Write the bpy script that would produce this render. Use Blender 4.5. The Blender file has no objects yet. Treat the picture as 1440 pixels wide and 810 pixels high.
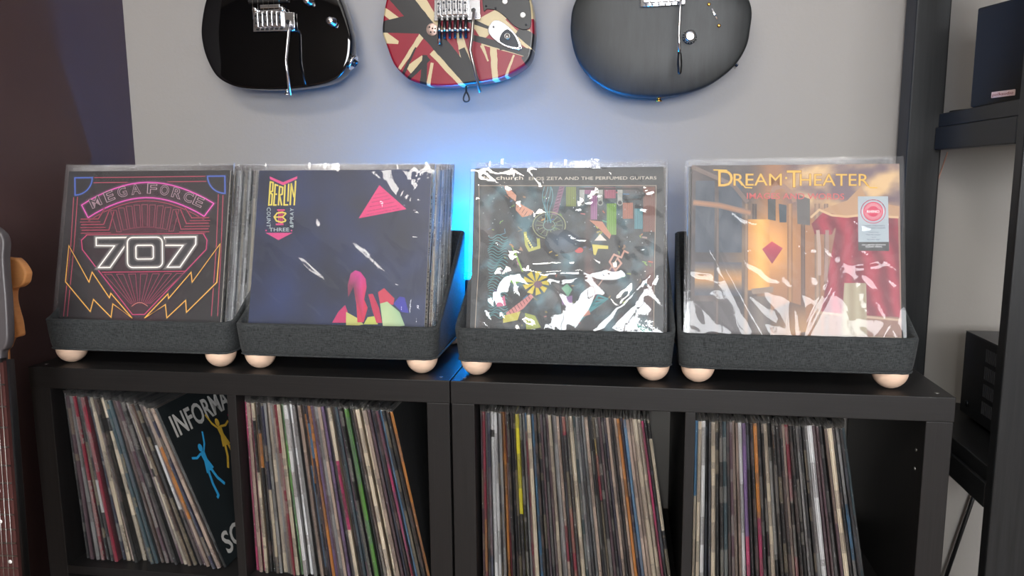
import bpy, bmesh, math, random
import numpy as np
from mathutils import Vector, Matrix, noise
random.seed(7)
SC = bpy.context.scene
COL = SC.collection
K = 0.765                      # height of the cube shelves' top above the floor
R = math.radians

# ------------------------------------------------------------------ camera
def cam_axes(yaw, pitch, roll):
    f = Vector((-math.sin(yaw)*math.cos(pitch), math.cos(yaw)*math.cos(pitch), -math.sin(pitch)))
    r = Vector((math.cos(yaw), math.sin(yaw), 0)); u = r.cross(f)
    return r*math.cos(roll)+u*math.sin(roll), -r*math.sin(roll)+u*math.cos(roll), f
cd = bpy.data.cameras.new('camera'); cam = bpy.data.objects.new('camera', cd); COL.objects.link(cam)
cr, cu, cf = cam_axes(.150128, .148969, -.007495)
m = Matrix((cr, cu, -cf)).transposed().to_4x4(); m.translation = Vector((.28119, -1.17748, .3325+K)); cam.matrix_world = m
cd.sensor_width = 36; cd.lens = 1077.69/1440*36; cd.clip_start = .02
SC.camera = cam
# ------------------------------------------------------------------ world, light, exposure
w = bpy.data.worlds.new('world'); SC.world = w; w.use_nodes = True
w.node_tree.nodes['Background'].inputs[0].default_value = (.8, .85, 1, 1)
w.node_tree.nodes['Background'].inputs[1].default_value = 0.0
SC.view_settings.view_transform = 'Standard'; SC.view_settings.look = 'None'
SC.view_settings.exposure = -0.14; SC.view_settings.gamma = 1; SC.view_settings.use_curve_mapping = False
SC.cycles.transparent_max_bounces = 20
SC.cycles.max_bounces = 8
SC.cycles.sample_clamp_indirect = 6
def area(name, loc, target, sx, sy, power, col):
    l = bpy.data.lights.new(name, 'AREA'); l.shape = 'RECTANGLE'; l.size = sx; l.size_y = sy; l.energy = power; l.color = col
    o = bpy.data.objects.new(name, l); COL.objects.link(o); o.location = loc
    o.rotation_euler = (Vector(target)-Vector(loc)).to_track_quat('-Z', 'Y').to_euler(); return o
CEIL_LAMP = 46; WINDOW = 22.0
area('ceiling_lamp_light_offscreen', (-.45, -2.0, 2.50), (-.45, -2.0, 0), .9, .45, CEIL_LAMP, (1, .95, .88))

# ------------------------------------------------------------------ helpers
def lin(c):
    return tuple((x/255/12.92 if x/255 <= .04045 else ((x/255+.055)/1.055)**2.4) for x in c[:3])
def lin4(c): return lin(c)+(1,)
def mk(name):
    mt = bpy.data.materials.new(name); mt.use_nodes = True
    nt = mt.node_tree; return mt, nt, nt.nodes['Principled BSDF']
def N(nt, t, **kw):
    n = nt.nodes.new(t)
    for k, v in kw.items(): setattr(n, k, v)
    return n
def math_n(nt, op, a, b=None, c=None):
    n = N(nt, 'ShaderNodeMath', operation=op)
    for i, v in enumerate((a, b, c)):
        if v is None: continue
        if isinstance(v, (int, float)): n.inputs[i].default_value = v
        else: nt.links.new(v, n.inputs[i])
    return n.outputs[0]
def mix_n(nt, fac, a, b):
    n = N(nt, 'ShaderNodeMix', data_type='RGBA')
    for i, v in ((0, fac), (6, a), (7, b)):
        if isinstance(v, (int, float)): n.inputs[i].default_value = v
        elif isinstance(v, tuple): n.inputs[i].default_value = v
        else: nt.links.new(v, n.inputs[i])
    return n.outputs[2]
def coords(nt, scale=(1, 1, 1), rot=(0, 0, 0), out='Object'):
    t = N(nt, 'ShaderNodeTexCoord'); mp = N(nt, 'ShaderNodeMapping')
    mp.inputs['Scale'].default_value = scale; mp.inputs['Rotation'].default_value = rot
    nt.links.new(t.outputs[out], mp.inputs[0]); return mp.outputs[0]
def noise_n(nt, vec, scale, detail=3, rough=.5):
    n = N(nt, 'ShaderNodeTexNoise'); nt.links.new(vec, n.inputs['Vector'])
    n.inputs['Scale'].default_value = scale; n.inputs['Detail'].default_value = detail; n.inputs['Roughness'].default_value = rough
    return n.outputs[0]
def ramp_n(nt, fac, a, b):
    n = N(nt, 'ShaderNodeMapRange'); n.inputs[1].default_value = a; n.inputs[2].default_value = b
    nt.links.new(fac, n.inputs[0]); return n.outputs[0]
def bump_n(nt, b, h, strength, dist=.001):
    n = N(nt, 'ShaderNodeBump'); n.inputs['Strength'].default_value = strength; n.inputs['Distance'].default_value = dist
    nt.links.new(h, n.inputs['Height']); nt.links.new(n.outputs[0], b.inputs['Normal'])
def simple(name, col, rough=.5, metal=0, coat=0, var=.0, vscale=(8, 8, 8), bump=0, bscale=(300, 300, 300), spec=.5):
    mt, nt, b = mk(name)
    b.inputs['Roughness'].default_value = rough; b.inputs['Metallic'].default_value = metal
    b.inputs['Coat Weight'].default_value = coat; b.inputs['Specular IOR Level'].default_value = spec
    c = lin4(col)
    if var:
        f = noise_n(nt, coords(nt, vscale), 1.0, 4)
        d = tuple(x*(1-var) for x in c[:3])+(1,); e = tuple(min(1, x*(1+var)) for x in c[:3])+(1,)
        nt.links.new(mix_n(nt, ramp_n(nt, f, .3, .7), d, e), b.inputs['Base Color'])
    else: b.inputs['Base Color'].default_value = c
    if bump: bump_n(nt, b, noise_n(nt, coords(nt, bscale), 1.0, 3), bump)
    return mt

def mesh(name, verts, faces, mat, parent=None, smooth=False, inv=None):
    me = bpy.data.meshes.new(name); me.from_pydata([tuple(v) for v in verts], [], [tuple(f) for f in faces]); me.update()
    if smooth:
        for p in me.polygons: p.use_smooth = True
    if mat is not None: me.materials.append(mat)
    return link(name, me, parent)
def link(name, me, parent=None):
    o = bpy.data.objects.new(name, me); COL.objects.link(o)
    if parent is not None:
        o.parent = parent
        if parent.get('_w'): o.matrix_parent_inverse = Matrix(parent['_m']).inverted()
    return o
def bm_obj(name, bm, mat, parent=None, smooth=False):
    me = bpy.data.meshes.new(name); bmesh.ops.recalc_face_normals(bm, faces=bm.faces); bm.to_mesh(me); bm.free()
    if smooth:
        for p in me.polygons: p.use_smooth = True
    if mat is not None: me.materials.append(mat)
    return link(name, me, parent)
def tag(o, label, cat, group=None, kind=None):
    if label: o['label'] = label
    if cat: o['category'] = cat
    if group: o['group'] = group
    if kind: o['kind'] = kind
    return o
WORLD_CHILD = {}
def thing(name, loc, label, cat, group=None, rot=None):
    """Empty at the thing's base; children given in world coordinates unless rot is set (then local)."""
    o = bpy.data.objects.new(name, None); COL.objects.link(o); o.empty_display_size = .05
    o.location = loc
    if rot is not None: o.rotation_euler = rot
    else: WORLD_CHILD[o.name] = Vector(loc)
    return tag(o, label, cat, group)
def _link(name, me, parent=None):
    o = bpy.data.objects.new(name, me); COL.objects.link(o)
    if parent is not None:
        o.parent = parent
        p = parent
        while p is not None and p.name not in WORLD_CHILD: p = p.parent
        if p is not None and parent.name in WORLD_CHILD: o.matrix_parent_inverse = Matrix.Translation(-WORLD_CHILD[parent.name])
    return o
link = _link
def box(name, x0, x1, y0, y1, z0, z1, mat, parent=None, bevel=0, seg=2):
    bm = bmesh.new(); bmesh.ops.create_cube(bm, size=1)
    for v in bm.verts:
        v.co = Vector(((x0+x1)/2+v.co.x*(x1-x0), (y0+y1)/2+v.co.y*(y1-y0), (z0+z1)/2+v.co.z*(z1-z0)))
    if bevel: bmesh.ops.bevel(bm, geom=bm.edges[:], offset=bevel, segments=seg, affect='EDGES', profile=.5)
    return bm_obj(name, bm, mat, parent)
def tube_data(pts, rad, seg=10, caps=True, closed=False):
    pts = [Vector(p) for p in pts]; n = len(pts); V = []; F = []
    rr = rad if isinstance(rad, (list, tuple)) else [rad]*n
    prev = None
    for i, p in enumerate(pts):
        if closed: t = (pts[(i+1) % n]-pts[i-1]).normalized()
        else: t = (pts[min(i+1, n-1)]-pts[max(i-1, 0)]).normalized()
        a = prev if prev is not None else (Vector((0, 0, 1)) if abs(t.z) < .9 else Vector((1, 0, 0)))
        a = (a-t*a.dot(t)).normalized(); prev = a; b = t.cross(a)
        for k in range(seg):
            an = 2*math.pi*k/seg; V.append(p+(a*math.cos(an)+b*math.sin(an))*rr[i])
    for i in range(n if closed else n-1):
        j = (i+1) % n
        for k in range(seg): F.append((i*seg+k, i*seg+(k+1) % seg, j*seg+(k+1) % seg, j*seg+k))
    if caps and not closed: F += [tuple(range(seg))[::-1], tuple(range((n-1)*seg, n*seg))]
    return V, F
def tube(name, pts, rad, mat, parent=None, seg=10, closed=False):
    V, F = tube_data(pts, rad, seg, True, closed); return mesh(name, V, F, mat, parent, True)
def cyl(name, p0, p1, r, mat, parent=None, seg=20, r2=None):
    V, F = tube_data([p0, p1], [r, r if r2 is None else r2], seg); o = mesh(name, V, F, mat, parent)
    for p in o.data.polygons: p.use_smooth = len(p.vertices) == 4
    return o
def lathe(name, base, axis, prof, mat, parent=None, seg=24):
    """prof: list of (distance along axis, radius)"""
    ax = Vector(axis).normalized(); pts = [Vector(base)+ax*d for d, _ in prof]
    V = []; F = []; a = (Vector((0, 0, 1)) if abs(ax.z) < .9 else Vector((1, 0, 0))); a = (a-ax*a.dot(ax)).normalized(); b = ax.cross(a)
    for p, (_, r) in zip(pts, prof):
        for k in range(seg): V.append(p+(a*math.cos(2*math.pi*k/seg)+b*math.sin(2*math.pi*k/seg))*max(r, 1e-5))
    for i in range(len(prof)-1):
        for k in range(seg): F.append((i*seg+k, i*seg+(k+1) % seg, (i+1)*seg+(k+1) % seg, (i+1)*seg+k))
    F += [tuple(range(seg))[::-1], tuple(range((len(prof)-1)*seg, len(prof)*seg))]
    return mesh(name, V, F, mat, parent, True)
def catmull(P, n=6, closed=True):
    out = []; L = len(P)
    for i in range(L if closed else L-1):
        if closed: a, b, c, d = [np.array(P[(i+k) % L], float) for k in (-1, 0, 1, 2)]
        else: a, b, c, d = [np.array(P[min(max(i+k, 0), L-1)], float) for k in (-1, 0, 1, 2)]
        for t in np.linspace(0, 1, n, endpoint=False):
            out.append(tuple(.5*((2*b)+(-a+c)*t+(2*a-5*b+4*c-d)*t*t+(-a+3*b-3*c+d)*t**3)))
    if not closed: out.append(tuple(P[-1]))
    return out
def prism(name, outline, y0, y1, mat, parent=None, r=0, steps=3, smooth=True):
    """solid from an outline in the XZ plane between y0 (front) and y1 (back) with edges rounded by r"""
    P = np.array(outline); n = len(P)
    A = sum(P[i][0]*P[(i+1) % n][1]-P[(i+1) % n][0]*P[i][1] for i in range(n))
    if A < 0: P = P[::-1]
    T = np.roll(P, -1, 0)-np.roll(P, 1, 0); T /= np.linalg.norm(T, axis=1)[:, None]+1e-12
    NO = np.stack([T[:, 1], -T[:, 0]], 1)
    rings = []
    if r:
        for k in range(steps+1):
            a = math.pi/2*k/steps; rings.append((P-NO*r*(1-math.sin(a)), y0+r*(1-math.cos(a))))
        for k in range(steps+1):
            a = math.pi/2*k/steps; rings.append((P-NO*r*(1-math.cos(a)), y1-r*(1-math.sin(a))))
    else: rings = [(P, y0), (P, y1)]
    V = []; F = []
    for Q, y in rings: V += [(q[0], y, q[1]) for q in Q]
    for i in range(len(rings)-1):
        for k in range(n): F.append((i*n+k, (i+1)*n+k, (i+1)*n+(k+1) % n, i*n+(k+1) % n))
    F += [tuple(range(n)), tuple(range((len(rings)-1)*n, len(rings)*n))[::-1]]
    o = mesh(name, V, F, mat, parent)
    if smooth and r:
        for p in o.data.polygons: p.use_smooth = len(p.vertices) == 4
    return o

# text -> list of (polygon in em units)
def text_polys(s, offset=0.0, shear=0.0):
    c = bpy.data.curves.new('t', 'FONT'); c.body = s; c.resolution_u = 3; c.offset = offset; c.shear = shear
    o = bpy.data.objects.new('t', c); COL.objects.link(o)
    dg = bpy.context.evaluated_depsgraph_get(); me = bpy.data.meshes.new_from_object(o.evaluated_get(dg))
    P = [[(me.vertices[i].co.x, me.vertices[i].co.y) for i in p.vertices] for p in me.polygons]
    bpy.data.objects.remove(o); bpy.data.curves.remove(c); bpy.data.meshes.remove(me)
    return P

def homography(src, dst):
    A = []
    for (x, y), (u, v) in zip(src, dst):
        A += [[x, y, 1, 0, 0, 0, -u*x, -u*y, -u], [0, 0, 0, x, y, 1, -v*x, -v*y, -v]]
    return np.linalg.svd(np.array(A))[2][-1].reshape(3, 3)
class Art:
    """flat print: coloured polygons, each layer a hair above the last. Points are read off the print with a
    ruler grid (corner readings TL, TR, BL, BR) and rectified to the cover's own u, v in 0..1."""
    def __init__(s, corners, W, H=None):
        s.W = W; s.Hh = H or W; s.V = []; s.F = []; s.C = []; s.layer = 1; s.gain = 1.0
        s.M = homography(corners, [(0, 1), (1, 1), (0, 0), (1, 0)]) if corners else None
    def uv(s, p):
        if s.M is None: return p
        q = s.M @ np.array([p[0], p[1], 1]); return (q[0]/q[2], q[1]/q[2])
    def put(s, uvs, cols, faces, step=True):
        b = len(s.V)
        for (u, v) in uvs: s.V.append(((u-.5)*s.W, -s.layer*1.6e-5, v*s.Hh))
        s.C += [(c[0]*s.gain, c[1]*s.gain, c[2]*s.gain, 1) for c in cols]; s.F += [tuple(b+i for i in f) for f in faces]
        if step: s.layer += 1
    def poly(s, pts, col, step=True):
        cols = [lin4(c) for c in col] if isinstance(col, list) else [lin4(col)]*len(pts)
        s.put([s.uv(p) for p in pts], cols, [tuple(range(len(pts)))], step)
    def blob(s, c, rx, ry, col, n=20, rot=0, col2=None, step=True):
        cx, cy = c; q = [c]; ca, sa = math.cos(rot), math.sin(rot)
        for k in range(n):
            a = 2*math.pi*k/n; x = rx*math.cos(a); y = ry*math.sin(a); q.append((cx+x*ca-y*sa, cy+x*sa+y*ca))
        cols = [lin4(col)]+[lin4(col2 or col)]*n
        s.put([s.uv(p) for p in q], cols, [(0, 1+k, 1+(k+1) % n) for k in range(n)], step)
    def strip(s, pts, w, col, edge=None, closed=False, step=True):
        P = [np.array(p, float) for p in pts]; n = len(P); L = []; Rr = []
        for i in range(n):
            a = P[i-1] if (closed or i > 0) else P[i]; b = P[(i+1) % n] if (closed or i < n-1) else P[i]
            d1 = P[i]-a; d2 = b-P[i]
            l1 = np.linalg.norm(d1); l2 = np.linalg.norm(d2)
            if l1 < 1e-9: d1 = d2; l1 = l2
            if l2 < 1e-9: d2 = d1; l2 = l1
            n1 = np.array([-d1[1], d1[0]])/l1; n2 = np.array([-d2[1], d2[0]])/l2
            mm = n1+n2; q = mm.dot(mm)
            mm = n1 if q < .2 else mm*2/q
            if np.linalg.norm(mm) > 2.2: mm = mm/np.linalg.norm(mm)*2.2
            L.append(P[i]+mm*w/2); Rr.append(P[i]-mm*w/2)
        ec = lin4(edge or col); cc = lin4(col)
        uvs = [s.uv(p) for p in L]+[s.uv(p) for p in P]+[s.uv(p) for p in Rr]
        F = []
        for i in range(n if closed else n-1):
            j = (i+1) % n; F += [(i, j, n+j, n+i), (n+i, n+j, 2*n+j, 2*n+i)]
        s.put(uvs, [ec]*n+[cc]*n+[ec]*n, F, step)
    def neon(s, pts, w, col, bg, glow=5, gi=.4, closed=False):
        g = tuple(b+(c-b)*gi for b, c in zip(bg, col))
        s.strip(pts, w*glow, g, bg, closed); s.strip(pts, w, col, None, closed)
    def text(s, t, LB, RB, h, col, offset=0, shear=0, fit=True):
        """text with baseline from LB to RB and capital height h (upright, along the print's up)"""
        P = text_polys(t, offset, shear)
        xs = [x for p in (text_polys(t) if offset else P) for x, y in p]; x0, x1 = min(xs), max(xs)
        LB = np.array(LB, float); RB = np.array(RB, float); d = RB-LB; up = np.array([d[1], -d[0]])/np.linalg.norm(d)*h/.72
        for p in P:
            s.poly([tuple(LB+d*((x-x0)/(x1-x0))+up*y) for x, y in p], col, step=False)
        s.layer += 1
    def grid(s, n, fn, m=None, lo=(0, 0), hi=(1, 1)):
        m = m or n; uvs = []; cols = []
        for j in range(m+1):
            for i in range(n+1):
                u = lo[0]+(hi[0]-lo[0])*i/n; v = lo[1]+(hi[1]-lo[1])*j/m
                uvs.append((u, v)); cols.append(lin4([min(255, max(0, c)) for c in fn(u, v)]))
        s.put(uvs, cols, [(j*(n+1)+i, j*(n+1)+i+1, (j+1)*(n+1)+i+1, (j+1)*(n+1)+i) for j in range(m) for i in range(n)])
    def build(s, name, mat, parent):
        o = mesh(name, s.V, s.F, mat, parent)
        ca = o.data.color_attributes.new('ink', 'FLOAT_COLOR', 'POINT')
        ca.data.foreach_set('color', np.array(s.C, dtype=np.float32).ravel())
        return o
def fbm(x, y, o=3, s=0.0): return noise.fractal(Vector((x, y, s)), 1.0, 2.0, o)
def lerp(a, b, t): t = min(1, max(0, t)); return tuple(p+(q-p)*t for p, q in zip(a, b))

# ------------------------------------------------------------------ materials
def mat_wall():
    mt, nt, b = mk('grey_painted_wall'); b.inputs['Roughness'].default_value = .62
    f = noise_n(nt, coords(nt, (1, 1, 1)), 2.2, 5)
    nt.links.new(mix_n(nt, f, lin4((138, 133, 127)), lin4((148, 143, 137))), b.inputs['Base Color'])
    bump_n(nt, b, noise_n(nt, coords(nt), 160, 3), .25, .001); return mt
M_WALL = mat_wall()
M_LEFT = simple('dark_brown_painted_wall', (68, 49, 48), .6, var=.06, bump=.2, bscale=(160, 160, 160))
M_PLAIN = simple('taupe_room_paint', (118, 112, 108), .8, var=.03)
M_CEIL = simple('white_ceiling_paint', (225, 222, 216), .9, var=.02)
def mat_floor():
    mt, nt, b = mk('oak_floor_boards'); b.inputs['Roughness'].default_value = .4
    br = N(nt, 'ShaderNodeTexBrick'); nt.links.new(coords(nt, (1, 1, 1)), br.inputs['Vector'])
    br.inputs['Color1'].default_value = lin4((120, 92, 68)); br.inputs['Color2'].default_value = lin4((138, 106, 80)); br.inputs['Mortar'].default_value = lin4((60, 45, 35))
    br.inputs['Scale'].default_value = 1; br.inputs['Mortar Size'].default_value = .003; br.inputs['Brick Width'].default_value = 1.2; br.inputs['Row Height'].default_value = .14
    g = noise_n(nt, coords(nt, (6, 90, 6)), 1, 4)
    nt.links.new(mix_n(nt, math_n(nt, 'MULTIPLY', g, .5), br.outputs[0], lin4((80, 58, 42))), b.inputs['Base Color']); return mt
def mat_grain(name, col, scale, rough, var=.25, bump=.15):
    mt, nt, b = mk(name); b.inputs['Roughness'].default_value = rough; b.inputs['Specular IOR Level'].default_value = .3
    f = noise_n(nt, coords(nt, scale), 1.0, 5, .6); c = lin(col)
    nt.links.new(mix_n(nt, ramp_n(nt, f, .3, .7), tuple(x*(1-var) for x in c)+(1,), tuple(x*(1+var) for x in c)+(1,)), b.inputs['Base Color'])
    bump_n(nt, b, f, bump, .0006); return mt
M_BLKH = mat_grain('black_brown_foil_grain_across', (27, 26, 26), (6, 60, 420), .42)
M_BLKV = mat_grain('black_brown_foil_grain_upright', (27, 26, 26), (420, 60, 6), .42)
M_RACK = mat_grain('black_stained_rack_wood', (30, 31, 32), (200, 200, 8), .38)
M_RACKH = mat_grain('black_stained_rack_wood_lengthwise', (27, 28, 29), (200, 8, 200), .4)
M_BEECH = mat_grain('pale_beech_wood', (222, 190, 166), (60, 60, 240), .45, .06, .03)
M_CHROME = simple('chrome', (232, 232, 234), .2, 1, var=.05, vscale=(120, 120, 120))
M_STEEL = simple('dull_steel', (165, 163, 160), .32, 1, var=.08, vscale=(90, 90, 90))
M_DARKMET = simple('dark_metal', (48, 50, 54), .35, .8, var=.1, vscale=(90, 90, 90))
M_GOLD = simple('gold_plated_metal', (214, 160, 80), .25, 1, var=.05)
M_BLACKPL = simple('black_plastic', (16, 16, 17), .4, var=.1)
M_GLOSSBLK = simple('gloss_black_lacquer', (6, 6, 7), .05, 0, .6, var=.02, spec=.4)
M_WHITEPL = simple('white_plastic', (235, 235, 232), .4, var=.02)
M_CREAMEDGE = simple('cream_binding', (205, 190, 178), .3, var=.03)
M_MAPLE = mat_grain('amber_maple', (214, 150, 92), (40, 40, 160), .35, .06, .03)
M_ROSE = mat_grain('dark_rosewood', (70, 42, 40), (400, 60, 10), .45, .25, .1)
M_GREYHEAD = simple('satin_grey_paint', (74, 70, 72), .38, var=.04)
M_PAPER = simple('white_card_edge', (196, 190, 180), .7, var=.12, vscale=(200, 200, 200))
def mat_ink():
    mt, nt, b = mk('printed_card'); b.inputs['Roughness'].default_value = .45
    a = N(nt, 'ShaderNodeVertexColor', layer_name='ink'); nt.links.new(a.outputs[0], b.inputs['Base Color']); return mt
M_INK = mat_ink()
def mat_fabric():
    mt, nt, b = mk('charcoal_woven_fabric'); b.inputs['Roughness'].default_value = .85
    b.inputs['Sheen Weight'].default_value = .04; b.inputs['Specular IOR Level'].default_value = .2
    f1 = noise_n(nt, coords(nt, (110, 110, 1500)), 1.0, 2); f2 = noise_n(nt, coords(nt, (1500, 1500, 110)), 1.0, 2)
    s = math_n(nt, 'ADD', f1, f2)
    nt.links.new(mix_n(nt, ramp_n(nt, s, .75, 1.25), lin4((30, 32, 33)), lin4((64, 67, 68))), b.inputs['Base Color'])
    bump_n(nt, b, s, .35, .0006); return mt
M_FABRIC = mat_fabric()
def mat_plastic(name, rough, haze, wr, wscale, ior=1.5, tint=(1, 1, 1), sheen=1.0):
    """clear polythene: mostly see-through, a Fresnel sheen on top and a little milkiness"""
    mt, nt, b = mk(name); nt.nodes.remove(b); out = nt.nodes['Material Output']
    tr = N(nt, 'ShaderNodeBsdfTransparent'); tr.inputs[0].default_value = tint+(1,)
    gl = N(nt, 'ShaderNodeBsdfGlossy'); gl.inputs['Roughness'].default_value = rough; gl.inputs[0].default_value = (1, 1, 1, 1)
    df = N(nt, 'ShaderNodeBsdfDiffuse'); df.inputs[0].default_value = (.75, .76, .78, 1)
    fr = N(nt, 'ShaderNodeFresnel'); fr.inputs[0].default_value = ior
    bp = N(nt, 'ShaderNodeBump'); bp.inputs['Strength'].default_value = wr; bp.inputs['Distance'].default_value = .002
    nz = noise_n(nt, coords(nt, wscale), 1.0, 4, .55); nt.links.new(nz, bp.inputs['Height'])
    nt.links.new(bp.outputs[0], gl.inputs['Normal']); nt.links.new(bp.outputs[0], fr.inputs['Normal'])
    m1 = N(nt, 'ShaderNodeMixShader'); m1.inputs[0].default_value = haze; nt.links.new(tr.outputs[0], m1.inputs[1]); nt.links.new(df.outputs[0], m1.inputs[2])
    m2 = N(nt, 'ShaderNodeMixShader'); nt.links.new(math_n(nt, 'MULTIPLY', fr.outputs[0], sheen), m2.inputs[0])
    nt.links.new(m1.outputs[0], m2.inputs[1]); nt.links.new(gl.outputs[0], m2.inputs[2]); nt.links.new(m2.outputs[0], out.inputs[0])
    return mt
M_SLEEVE = mat_plastic('clear_record_sleeve', .10, .035, .5, (60, 60, 25))
M_FRONTSLEEVE = mat_plastic('clear_front_sleeve', .025, .03, .12, (45, 45, 22), sheen=.5)
M_CRISPSLEEVE = mat_plastic('clear_crisp_sleeve', .02, .03, .15, (40, 40, 22), sheen=1.2)
def mat_spine():
    """record jacket: colour, lettering colour and accent come from each record's own properties"""
    mt, nt, b = mk('printed_record_jacket'); b.inputs['Roughness'].default_value = .4
    oi = N(nt, 'ShaderNodeObjectInfo')
    t = N(nt, 'ShaderNodeTexCoord'); sp = N(nt, 'ShaderNodeSeparateXYZ'); nt.links.new(t.outputs['Object'], sp.inputs[0])
    a2 = N(nt, 'ShaderNodeAttribute', attribute_type='OBJECT', attribute_name='lettering'); a3 = N(nt, 'ShaderNodeAttribute', attribute_type='OBJECT', attribute_name='accent')
    a4 = N(nt, 'ShaderNodeAttribute', attribute_type='OBJECT', attribute_name='accent_from'); a5 = N(nt, 'ShaderNodeAttribute', attribute_type='OBJECT', attribute_name='accent_to')
    z = sp.outputs[2]
    rnd = math_n(nt, 'MULTIPLY', oi.outputs['Random'], 50.0)
    cx = N(nt, 'ShaderNodeCombineXYZ'); nt.links.new(math_n(nt, 'MULTIPLY', z, 420.0), cx.inputs[2]); nt.links.new(math_n(nt, 'MULTIPLY', sp.outputs[0], 900.0), cx.inputs[0]); nt.links.new(rnd, cx.inputs[1])
    lt = noise_n(nt, cx.outputs[0], 1.0, 2, .6)
    lt = math_n(nt, 'GREATER_THAN', lt, .52)
    # a block of lettering somewhere along the spine
    c2 = N(nt, 'ShaderNodeCombineXYZ'); nt.links.new(math_n(nt, 'MULTIPLY', z, 14.0), c2.inputs[2]); nt.links.new(rnd, c2.inputs[0])
    zone = math_n(nt, 'GREATER_THAN', noise_n(nt, c2.outputs[0], 1.0, 1), .51)
    onsp = math_n(nt, 'LESS_THAN', sp.outputs[1], .002)
    lt = math_n(nt, 'MULTIPLY', math_n(nt, 'MULTIPLY', lt, zone), onsp)
    # slow tone drift along the spine
    c3 = N(nt, 'ShaderNodeCombineXYZ'); nt.links.new(math_n(nt, 'MULTIPLY', z, 30.0), c3.inputs[2]); nt.links.new(rnd, c3.inputs[1])
    dr = noise_n(nt, c3.outputs[0], 1.0, 3)
    col = mix_n(nt, math_n(nt, 'MULTIPLY', ramp_n(nt, dr, .6, .85), .45), oi.outputs['Color'], a2.outputs['Color'])
    acc = math_n(nt, 'MULTIPLY', math_n(nt, 'GREATER_THAN', z, a4.outputs['Fac']), math_n(nt, 'LESS_THAN', z, a5.outputs['Fac']))
    col = mix_n(nt, math_n(nt, 'MULTIPLY', acc, onsp), col, a3.outputs['Color'])
    col = mix_n(nt, lt, col, a2.outputs['Color'])
    nt.links.new(col, b.inputs['Base Color']); return mt
M_JACKET = mat_spine()

# ------------------------------------------------------------------ the room
WY = .41; LX = -.8065; RX = 2.3; BY = -3.6; CZ = 2.6
def struct(o, label, cat): return tag(o, label, cat, kind='structure')
struct(box('floor', LX-3.1, RX+.1, BY-.1, WY+.1, -.1, 0, mat_floor()), 'brown wooden board floor under the black shelves', 'floor')
struct(box('wall_back', LX-.1, RX+.1, WY, WY+.1, 0, CZ, M_WALL), 'grey painted wall behind the guitars', 'wall')
struct(box('wall_left', LX-.1, LX, -.03, WY, 0, CZ, M_LEFT), 'dark brown side wall beside the shelves', 'wall')
struct(box('wall_far_left', LX-3.1, LX-3, BY, -.03, 0, CZ, M_PLAIN), 'taupe wall at the far end of the room', 'wall')
struct(box('wall_corner', LX-3, LX-.1, -.03, .07, 0, CZ, M_PLAIN), 'taupe wall turning away from the dark brown wall', 'wall')
struct(box('wall_right', RX, RX+.1, BY, WY, 0, CZ, M_PLAIN), 'taupe side wall beyond the black rack', 'wall')
struct(box('ceiling', LX-3, RX+.1, BY-.1, WY+.1, CZ, CZ+.1, M_CEIL), 'white ceiling over the room', 'ceiling')
WX0, WX1, WZ0, WZ1 = -.35, 2.25, .95, 2.1
wf = tag(bpy.data.objects.new('wall_front', None), 'taupe wall with the window facing the shelves', 'wall', kind='structure'); COL.objects.link(wf)
for a in ((LX-3, WX0, 0, CZ), (WX1, RX+.1, 0, CZ), (WX0, WX1, 0, WZ0), (WX0, WX1, WZ1, CZ)):
    box('wall_panel', a[0], a[1], BY-.1, BY, a[2], a[3], M_PLAIN, wf)
mt, nt, b = mk('daylit_window_glass'); b.inputs['Base Color'].default_value = (.8, .85, .9, 1); b.inputs['Emission Color'].default_value = (.95, .97, 1, 1); b.inputs['Emission Strength'].default_value = WINDOW
wn = tag(bpy.data.objects.new('window_1_offscreen', None), 'wide window with white frame in the facing wall', 'window', kind='structure'); COL.objects.link(wn)
box('window_pane_offscreen', WX0+.03, WX1-.03, BY-.06, BY-.05, WZ0+.03, WZ1-.03, mt, wn)
for a in ((WX0, WX0+.05, WZ0, WZ1), (WX1-.05, WX1, WZ0, WZ1), ((WX0+WX1)/2-.03, (WX0+WX1)/2+.03, WZ0, WZ1), (WX0, WX1, WZ0, WZ0+.05), (WX0, WX1, WZ1-.05, WZ1)):
    box('window_frame', a[0], a[1], BY-.05, BY+.01, a[2], a[3], M_WHITEPL, wn)
mt, nt, b = mk('lamp_diffuser'); b.inputs['Emission Color'].default_value = (1, .95, .88, 1); b.inputs['Emission Strength'].default_value = 3
cl = thing('ceiling_lamp_offscreen', (-.45, -2.0, CZ), 'rectangular white ceiling lamp in front of the shelves', 'lamp')
box('lamp_housing', -.92, .02, -2.25, -1.75, CZ-.05, CZ, M_WHITEPL, cl, .01)
box('diffuser_offscreen', -.9, 0, -2.23, -1.77, CZ-.062, CZ-.05, mt, cl, .004)

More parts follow.
